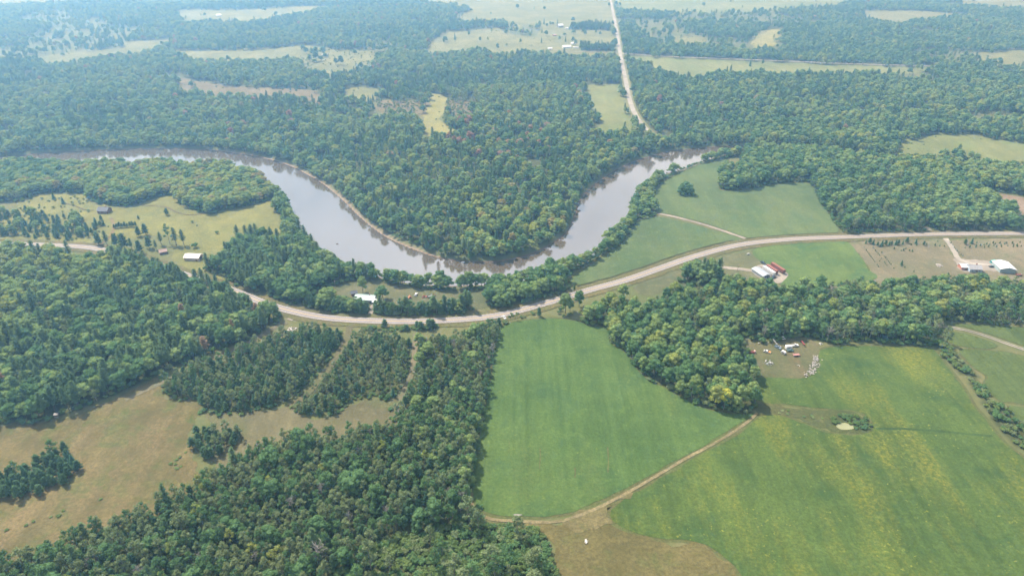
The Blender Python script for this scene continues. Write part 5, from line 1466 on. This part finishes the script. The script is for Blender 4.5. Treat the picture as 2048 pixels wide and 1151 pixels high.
# ---- vehicles
def wheels(t, xs, y, r, w=0.25, name='wheel'):
    for x in xs:
        for s in (-1, 1):
            o = MB().tube((x, s * y - w / 2, r), (x, s * y + w / 2, r), r, r, 12).build(name, TYRE, t)
            MB().tube((x, s * (y + w / 2) - 0.02, r), (x, s * (y + w / 2) + 0.02, r), r * 0.55, r * 0.55, 8).build('rim', cm('rim_metal', (0.5, 0.5, 0.5), 0.4, 0.5), o)
def car(label, px, rz, paint, kind='sedan', cat='car', L=4.7, W=1.85, name='car', hood=None, group=None):
    x, y = G(*px)
    t = thing(name, label, cat, (x, y, 0.15), rz, group)
    h = L / 2
    low = [(-h, 0.35), (h, 0.35), (h, 0.72), (h - 0.1, 0.86), (0.9, 0.98), (-h + 0.1, 1.02), (-h, 0.8)]
    if kind == 'pickup':
        low = [(-h, 0.45), (h, 0.45), (h, 0.95), (h - 0.1, 1.08), (1.0, 1.14), (-0.7, 1.16), (-0.7, 0.75), (-h + 0.12, 0.75), (-h + 0.12, 1.16), (-h, 1.16)]
    MB().prism(low, -W / 2, W / 2).build('body', paint, t)
    w2 = W * 0.43
    if kind == 'pickup':
        cabp, top = [(1.0, 1.14), (0.45, 1.78), (-0.5, 1.80), (-0.65, 1.16)], ((-0.02, 0, 1.82), (1.0, W * 0.8, 0.05))
        for s in (-1, 1):
            MB().box((-h / 2 - 0.4, s * (W / 2 - 0.05), 0.96), (h - 0.5, 0.1, 0.42)).build('bed_side', paint, t)
    elif kind == 'van':
        cabp, top = [(h - 0.7, 1.0), (h - 1.2, 1.95), (-h + 0.15, 1.98), (-h + 0.1, 1.02)], ((-0.35, 0, 1.99), (L - 1.5, W * 0.86, 0.06))
    else:
        cabp, top = [(0.95, 0.98), (0.3, 1.46), (-1.2, 1.48), (-1.95, 1.02)], ((-0.45, 0, 1.485), (1.45, W * 0.8, 0.05))
    g = MB().prism(cabp, -w2, w2).build('cabin_glass', GLASS, t)
    MB().box(*top).build('car_roof', paint, t)
    wheels(t, (-L * 0.31, L * 0.32), W / 2 - 0.1, 0.36)
    for s in (-1, 1):
        MB().box((h + 0.01, s * W * 0.36, 0.68), (0.06, 0.3, 0.16)).build('headlight', WHITE, t)
    if hood:
        MB().box((L * 0.33, 0, 0.96), (L * 0.28, W * 0.96, 0.08)).build('hood', hood, t)
    return t
def semi(label, px, rz, paint, L=15.5, legs=True, roof=None):
    x, y = G(*px)
    t = thing('semi_trailer', label, 'trailer', (x, y, 0.2), rz)
    MB().box((0, 0, 2.45), (L, 2.6, 2.75)).build('box_body', paint, t)
    MB().box((0, 0, 3.86), (L + 0.04, 2.64, 0.06)).build('roof_panel', roof or paint, t)
    MB().box((0, 0, 0.95), (L * 0.9, 1.2, 0.22)).build('chassis', cm('chassis_black', (0.05, 0.05, 0.05)), t)
    for i in range(12):
        xx = -L / 2 + L * (i + 0.5) / 12
        for s in (-1, 1):
            MB().box((xx, s * 1.315, 2.45), (0.08, 0.05, 2.7)).build('side_post', paint, t)
    wheels(t, (-L * 0.4, -L * 0.4 + 1.3), 1.1, 0.5, 0.5)
    for s in (-1, 1):
        MB().box((L * 0.3, s * 0.8, 0.55), (0.16, 0.16, 1.1)).build('landing_leg', cm('chassis_black', (0.05, 0.05, 0.05)), t)
    MB().box((-L / 2 - 0.03, 0, 2.4), (0.05, 2.3, 2.5)).build('rear_door', paint, t)
    return t
RED, RED2, WHT, BLK, TEALP, BLUEP, DRED = cm('red_paint', (0.20, 0.075, 0.06), 0.7), cm('faded_red_paint', (0.23, 0.095, 0.08), 0.7), WHITE, cm('black_paint', (0.03, 0.032, 0.036), 0.3, 0.5), cm('teal_paint', (0.10, 0.42, 0.42), 0.5), cm('blue_grey_paint', (0.14, 0.18, 0.22), 0.5), cm('dark_red_paint', (0.22, 0.045, 0.05), 0.6)
ORANGE, SILVER, TARP = cm('orange_paint', (0.62, 0.22, 0.06), 0.5), cm('silver_paint', (0.5, 0.51, 0.53), 0.35, 0.5), cm('grey_tarp', (0.20, 0.21, 0.20), 0.8)
semi('red semi trailer nearest the bright green field', (1555, 540), BARN_R, RED, 16)
semi('faded red trailer between white and red trailers', (1543, 543), BARN_R, RED2, 13, roof=RED)
semi('white semi trailer beside the grey barn', (1537, 546), BARN_R, WHT, 14)
car('white pickup truck at the head of the grey barn', (1511, 539), ang((1505, 540), (1515, 536)), WHT, 'pickup', 'pickup', 5.6, 2.0, 'pickup_truck')
car('black pickup parked at the corner of the bright crop field', (1526, 527), BARN_R, BLK, 'pickup', 'pickup', 5.6, 2.0, 'pickup_truck')
car('dark car parked beside the grey barn end', (1546, 556), 0.4, BLK)
car('silver car half hidden by the trees at the barn end', (1531, 556), 0.9, SILVER)
car('white car parked on the lawn of the teal roofed farmhouse', (832, 590), ang((829, 594), (835, 584)), WHT)
car('white car pulled over beside the highway at the field corner', (1008, 636), ang((1004, 632), (1012, 640)), WHT)
car('black car parked beside the white roofed barn', (1983, 534), 0.1, BLK)
car('teal truck standing behind the white roofed barn', (1986, 525), 0.3, TEALP, 'van', 'truck', 6.5, 2.3, 'truck')
# junk yard
def junk(X, Y):
    return (1450 + X / 8.192, 660 + Y / 8.192)
def camper(label, px, rz, L, W, H, paint, name='camper', cat='camper'):
    x, y = G(*px)
    t = thing(name, label, cat, (x, y, 0.15), rz)
    p_ = [(-L / 2, 0.6), (L / 2 - 0.3, 0.6), (L / 2, 1.1), (L / 2 - 0.15, H - 0.35), (L / 2 - 0.6, H), (-L / 2 + 0.4, H), (-L / 2, H - 0.3)]
    b = MB().prism(p_, -W / 2, W / 2).build('body', paint, t)
    for s in (-1, 1):
        for i in range(2):
            MB().box((-L * 0.22 + i * L * 0.4, s * (W / 2 + 0.01), H * 0.62), (0.8, 0.06, 0.5)).build('window', GLASS, t)
    MB().box((0.1, -W / 2 - 0.02, 1.4), (0.65, 0.05, 1.6)).build('door', cm('door_paint', (0.20, 0.12, 0.09)), t)
    wheels(t, (-0.4, 0.5), W / 2 - 0.15, 0.36)
    MB().tube((L / 2, 0, 0.55), (L / 2 + 1.1, 0, 0.5), 0.06).build('drawbar', cm('chassis_black', (0.05, 0.05, 0.05)), t)
    return t
camper('white box camper at the centre of the junk yard', junk(1035, 310), 0.15, 4.6, 2.3, 3.0, WHT)
camper('small rounded white caravan below the box camper', junk(955, 385), -1.0, 3.4, 1.9, 2.1, WHT)
car('white old car with orange front in the junk yard', junk(690, 365), -0.55, WHT, 'sedan', hood=ORANGE, L=4.9)
car('white pickup right of the box camper', junk(1145, 262), 0.15, WHT, 'pickup', 'pickup', 5.0, 1.9, 'pickup_truck')
car('white van at the back edge of the junk yard', junk(925, 150), 0.12, WHT, 'van', 'van', 5.0, 2.0, 'van')
car('blue grey old truck left of the box camper', junk(865, 295), -1.0, BLUEP, 'pickup', 'pickup', 5.0, 1.9, 'pickup_truck')
car('dark green car in front of the box camper', junk(1065, 345), 0.1, cm('dark_green_paint', (0.06, 0.12, 0.11), 0.5), L=4.4)
def elevator(label, p, rz, L, tilt, paint, name='grain_elevator'):
    """long farm conveyor on a wheeled A frame"""
    x, y = G(*p)
    t = thing(name, label, 'farm implement', (x, y, 0.15), rz)
    c, s = math.cos(tilt), math.sin(tilt)
    MB().box((0, 0, 0.9 + L / 2 * s), (L, 0.75, 0.5), 0, -tilt).build('conveyor', paint, t)
    MB().box((-L / 2 * c - 0.1, 0, 0.75), (1.3, 1.3, 0.6)).build('hopper', paint, t)
    for q in (-1, 1):
        MB().tube((L * 0.1, q * 0.9, 0.35), (L * 0.2, q * 0.3, 0.9 + L * 0.7 * s), 0.08).build('strut', paint, t)
    wheels(t, (L * 0.1,), 0.95, 0.36)
    return t
elevator('dark red grain elevator at the right of the junk yard', junk(1275, 235), ang(junk(1250, 180), junk(1310, 280)), 6.0, 0.12, DRED)
elevator('grey conveyor boom behind the blue grey truck', junk(810, 215), ang(junk(850, 250), junk(780, 190)), 4.6, 0.25, TARP)
def plough(label, p, rz, paint, L=4.2):
    x, y = G(*p)
    t = thing('plough', label, 'farm implement', (x, y, 0.15), rz)
    m = MB().box((0, 0, 1.0), (L, 0.35, 0.3)).box((0, 0.9, 1.0), (L * 0.8, 0.3, 0.25)).box((0, 0.45, 1.0), (0.3, 1.2, 0.25))
    m.build('frame', paint, t)
    for i in range(5):
        xx = -L / 2 + L * (i + 0.5) / 5
        MB().box((xx, -0.3, 0.55), (0.5, 0.7, 0.8), 0.6, 0.3).build('share', paint, t)
    MB().box((L * 0.35, 0.5, 1.5), (0.9, 1.5, 0.9), 0.3, 0.4).build('seed_box', cm('rusty_pale', (0.5, 0.36, 0.34)), t)
    wheels(t, (0,), 1.1, 0.4)
    return t
plough('dark red plough at the left of the junk yard', junk(450, 375), -0.15, DRED)
def wagon(label, p, rz, L, W, paint, name='flat_wagon', load=None):
    x, y = G(*p)
    t = thing(name, label, 'wagon', (x, y, 0.15), rz)
    MB().box((0, 0, 0.9), (L, W, 0.16)).build('deck', paint, t)
    for s in (-1, 1):
        MB().box((0, s * W / 2, 1.15), (L, 0.08, 0.4)).build('side_board', paint, t)
    MB().box((-L / 2, 0, 1.15), (0.08, W, 0.4)).build('tail_board', paint, t)
    MB().tube((L / 2, 0, 0.7), (L / 2 + 1.5, 0, 0.5), 0.06).build('drawbar', DRED, t)
    wheels(t, (-L * 0.3, L * 0.3), W / 2 - 0.2, 0.36)
    return t
wagon('faded red flat wagon at the right of the junk yard', junk(1165, 420), 0.1, 4.6, 2.0, cm('faded_pink_paint', (0.42, 0.22, 0.20), 0.7))
wagon('grey flat trailer on the farmhouse lawn', (860, 594), 0.7, 4.0, 2.0, TARP)
wagon('rust red wagon at the right edge near the birch band', (2037, 551), 0.1, 5.0, 2.2, RED2)
wagon('small white utility trailer beside the white roofed barn', (2027, 540), -0.5, 3.2, 1.7, WHT)
wagon('small red cart beside the grey flat trailer', (868, 592), 0.2, 2.0, 1.2, RED2)
def heap(name, label, cat, p, r, n, size, mats, seed, h=0.6, z=0.12):
    """pile of separate angular pieces: each piece is a part"""
    x, y = G(*p)
    t = thing(name, label, cat, (x, y, z))
    q = random.Random(seed)
    for i in range(n):
        a, d = q.uniform(0, 6.28), r * math.sqrt(q.random())
        hh_ = h * (1 - d / r / 1.1)
        MB().box((math.cos(a) * d, math.sin(a) * d, hh_ * q.random() + 0.12), (size * q.uniform(.5, 1.5), size * q.uniform(.5, 1.3), size * q.uniform(.25, .7)), q.uniform(0, 3), q.uniform(-.5, .5), 0.8).build('piece', mats[i % len(mats)], t)
    return t
PALE = cm('pale_scrap', (0.36, 0.355, 0.34), 0.8)
heap('scrap_pile', 'white sacks at the upper left of the junk yard', 'scrap', junk(550, 222), 0.9, 5, 0.8, [PALE], 1)
heap('scrap_pile', 'single white bundle behind the white old car', 'scrap', junk(697, 204), 0.5, 3, 0.7, [PALE], 2)
heap('scrap_pile', 'white scrap by the wood at the right of the junk yard', 'scrap', junk(1572, 226), 1.2, 6, 0.8, [PALE], 3)
heap('scrap_pile', 'row of white scraps beside the oak wood in the junk yard', 'scrap', junk(430, 566), 2.8, 12, 0.75, [PALE], 4)
heap('scrap_pile', 'grey tarp heap with white scraps in the junk yard', 'scrap', junk(715, 535), 2.8, 18, 1.1, [TARP, TARP, PALE], 5, 0.9)
heap('scrap_pile', 'little white scrap left of the rubble strip', 'scrap', junk(1205, 585), 0.9, 5, 0.6, [PALE, TARP], 6)
heap('scrap_pile', 'white part scrap beside the blue grey truck', 'scrap', junk(915, 275), 0.6, 3, 0.7, [PALE], 16)
heap('brush_pile', 'brown brush pile on the farmhouse lawn', 'pile', (849, 594), 2.2, 26, 0.9, [cm('brush_brown', (0.16, 0.10, 0.08)), DRED], 7, 1.2)
heap('stone_pile', 'pale stone pile by the gravel turnout', 'pile', (584, 659), 3.6, 40, 0.8, [cm('field_stone', (0.34, 0.30, 0.27)), cm('pale_stone', (0.44, 0.41, 0.38))], 8, 0.7)
heap('gravel_pile', 'grey gravel pile on the orchard grass', 'pile', (1878, 531), 2.6, 30, 0.9, [cm('pale_stone', (0.44, 0.41, 0.38)), cm('field_stone', (0.34, 0.30, 0.27))], 9, 1.3)
heap('scrap_pile', 'white boxes between hedge and farmhouse lawn', 'scrap', (798, 604), 2.0, 7, 1.1, [PALE], 10)
heap('scrap_pile', 'white crate behind the hedge near the garage', 'scrap', (783, 608), 1.2, 4, 1.3, [PALE], 11)
heap('scrap_pile', 'white scrap at the right end of the farmhouse hedge', 'scrap', (875, 603), 1.4, 5, 1.0, [PALE], 12)
heap('scrap_pile', 'dark junk at the foot of the grey barn', 'scrap', (1538, 558), 2.2, 12, 1.0, [TARP, BLK, DRED], 13)
heap('scrap_pile', 'pinkish junk glimpsed between the left pines', 'scrap', (315, 528), 4.5, 16, 1.4, [PALE, RED2], 14)
# broken concrete strip at the field corner
def rubble():
    q = random.Random(21)
    line = smooth(GP([(1632, 716), (1632, 728), (1627, 738), (1620, 746), (1612, 751)]), step=0.6)
    x0, y0 = line[len(line) // 2]
    t = thing('rubble_bank', 'bank of white broken concrete at the corner of the junk yard', 'rubble', (x0, y0, 0.12))
    mats = [cm('broken_concrete', (0.24, 0.225, 0.21), 0.9), cm('pale_concrete', (0.30, 0.285, 0.27), 0.9)]
    for i in range(110):
        x, y = line[q.randrange(len(line))]
        a = 1.9 * (1 if q.random() < 0.8 else 1.5)
        MB().box((x - x0 + q.gauss(0, a * 0.55), y - y0 + q.gauss(0, a * 0.55), q.uniform(0.05, 0.55)), (q.uniform(.5, 1.4), q.uniform(.4, 1.0), q.uniform(.2, .5)), q.uniform(0, 3), q.uniform(-.4, .4), 0.85).build('slab', mats[i % 2], t)
rubble()
# orange tent on the farmhouse lawn
x, y = G(820, 595)
t = thing('tent', 'small orange tent on the farmhouse lawn', 'tent', (x, y, 0.14), 0.3)
MB().prism([(-1.6, 0), (1.6, 0), (0.05, 1.9), (-0.05, 1.9)], -1.5, 1.5).build('tent_sheet', cm('orange_cloth', (0.30, 0.14, 0.07), 0.9), t)
MB().prism([(-0.5, 0.02), (0.5, 0.02), (0.0, 1.4)], -1.53, -1.50).build('tent_mouth_shade', cm('opening_shade', (0.05, 0.045, 0.04)), t)  # dark triangle paints the shaded mouth of the tent
# white gas tank on the lawn wedge
x, y = G(1496, 509)
t = thing('gas_tank', 'small white gas tank on the lawn wedge by the highway', 'tank', (x, y, 0.14), 0.4)
MB().tube((-1.1, 0, 0.85), (1.1, 0, 0.85), 0.5, 0.5, 12).tube((-1.35, 0, 0.85), (-1.1, 0, 0.85), 0.25, 0.5, 12).tube((1.1, 0, 0.85), (1.35, 0, 0.85), 0.5, 0.25, 12).build('vessel', WHITE, t)
for s in (-0.7, 0.7):
    MB().box((s, 0, 0.25), (0.15, 0.8, 0.5)).build('saddle', cm('chassis_black', (0.05, 0.05, 0.05)), t)
# utility poles
for p_, h, lb in [((1474, 547), 9.0, 'utility pole on the lawn beside the trailer yard driveway'), ((671, 577), 8.0, 'yard light pole on the lawn left of the farmhouse'), ((1008, 606), 9.0, 'utility pole on the far verge of the highway')]:
    x, y = G(*p_)
    t = thing('utility_pole', lb, 'pole', (x, y, 0.0), 0.5)
    MB().tube((0, 0, -0.5), (0, 0, h), 0.17, 0.12, 8).build('pole', cm('weathered_pole', (0.24, 0.20, 0.17), 0.9), t)
    MB().box((0, 0, h - 0.5), (2.0, 0.14, 0.16)).build('crossarm', cm('weathered_pole', (0.24, 0.20, 0.17), 0.9), t)
    MB().tube((0.25, 0, h - 1.7), (0.25, 0, h - 0.9), 0.2, 0.2, 8).build('lamp_housing', WHITE, t)
# hunting stand at the pine wood edge
x, y = G(116, 838)
t = thing('hunting_stand', 'raised wooden hunting stand at the edge of the left pine wood', 'hunting stand', (x, y, 0.1), 0.3)
WOODG = cm('weathered_boards', (0.14, 0.12, 0.105), 0.9)
for a in (-0.8, 0.8):
    for b in (-0.8, 0.8):
        MB().tube((a * 1.25, b * 1.25, -0.2), (a, b, 2.4), 0.09).build('leg', WOODG, t)
MB().box((0, 0, 2.45), (2.0, 2.0, 0.12)).build('platform', WOODG, t)
for s in (-1, 1):
    MB().box((s * 0.95, 0, 3.0), (0.06, 2.0, 1.0)).build('side_wall', WOODG, t)
    MB().box((0, s * 0.95, 3.0), (1.84, 0.06, 1.0)).build('side_wall', WOODG, t)
    for r_ in (-1, 1):
        MB().box((s * 0.9, r_ * 0.9, 3.8), (0.1, 0.1, 0.6)).build('post', WOODG, t)
MB().box((0, 0, 4.15), (2.4, 2.4, 0.1), 0, 0.1).build('roof', cm('tin_roof', (0.16, 0.15, 0.15)), t)
# bleached root wad on the tan meadow
x, y = G(1172, 1083)
t = thing('driftwood', 'bleached white dead root lying on the tan meadow', 'dead wood', (x, y, 0.15))
BL = cm('bleached_wood', (0.5, 0.48, 0.46), 0.9)
q = random.Random(5)
MB().tube((0, -1.2, 0.1), (0.1, 1.3, 0.5), 0.45, 0.3, 8).build('trunk', BL, t)
for i in range(14):
    a = q.uniform(0, 6.28)
    MB().tube((0, q.uniform(-.8, 1), 0.35), (math.cos(a) * q.uniform(.7, 1.5), math.sin(a) * q.uniform(.8, 2.0), q.uniform(0.1, 1.0)), 0.16, 0.05, 5).build('branch', BL, t)
# stump at the plantation edge
x, y = G(506, 826)
t = thing('snag', 'short grey snag at the front of the left young plantation', 'dead wood', (x, y, 0.1))
MB().tube((0, 0, -0.2), (0.1, 0, 2.4), 0.25, 0.16, 8).build('trunk', WOODG, t)
MB().tube((0.05, 0, 1.6), (0.6, 0.1, 2.3), 0.1, 0.05, 5).build('branch', WOODG, t)
# rocks breaking the river surface
for p_, lb in [((674, 483), 'small rock breaking the river surface at the left bend'), ((1108, 486), 'white snagged log at the inner river bank')]:
    x, y = G(*p_)
    q = random.Random(int(p_[0]))
    t = thing('river_rock' if p_[0] < 900 else 'river_log', lb, 'rock' if p_[0] < 900 else 'log', (x, y, WATER_Z))
    if p_[0] < 900:
        for i in range(4):
            MB().box((q.uniform(-.8, .8), q.uniform(-.5, .5), 0.1), (1.0, 0.8, 0.7), q.uniform(0, 3), 0.2, 0.6).build('stone', cm('wet_stone', (0.12, 0.10, 0.09), 0.4), t)
    else:
        MB().tube((-1.5, -0.4, 0.1), (1.8, 0.6, 0.5), 0.22, 0.1, 7).tube((0.2, 0, 0.3), (0.9, 1.4, 1.0), 0.1, 0.04, 5).build('log', BL, t)

# ================================================================ HAZE
hm = bpy.data.materials.new('haze')
hm.use_nodes = True
hm.node_tree.nodes.clear()
ho = hm.node_tree.nodes.new('ShaderNodeOutputMaterial')
hv = hm.node_tree.nodes.new('ShaderNodeVolumePrincipled')
hv.inputs['Density'].default_value = 0.00029
hv.inputs['Density Attribute'].default_value = ''
hv.inputs['Color'].default_value = (0.29, 0.60, 1.0, 1)
hv.inputs['Absorption Color'].default_value = (1, 1, 1, 1)
hv.inputs['Anisotropy'].default_value = 0.65
hm.node_tree.links.new(hv.outputs[0], ho.inputs['Volume'])
hx0, hx1, hy0, hy1 = gx.min() - 60, gx.max() + 60, gy.min() - 60, gy.max() + 60
haze = MB().box(((hx0 + hx1) / 2, (hy0 + hy1) / 2, (-5.0 + 284) / 2), (hx1 - hx0, hy1 - hy0, 289.0)).build('haze', hm)
tag(haze, 'pale blue summer haze over the whole valley', kind='stuff')
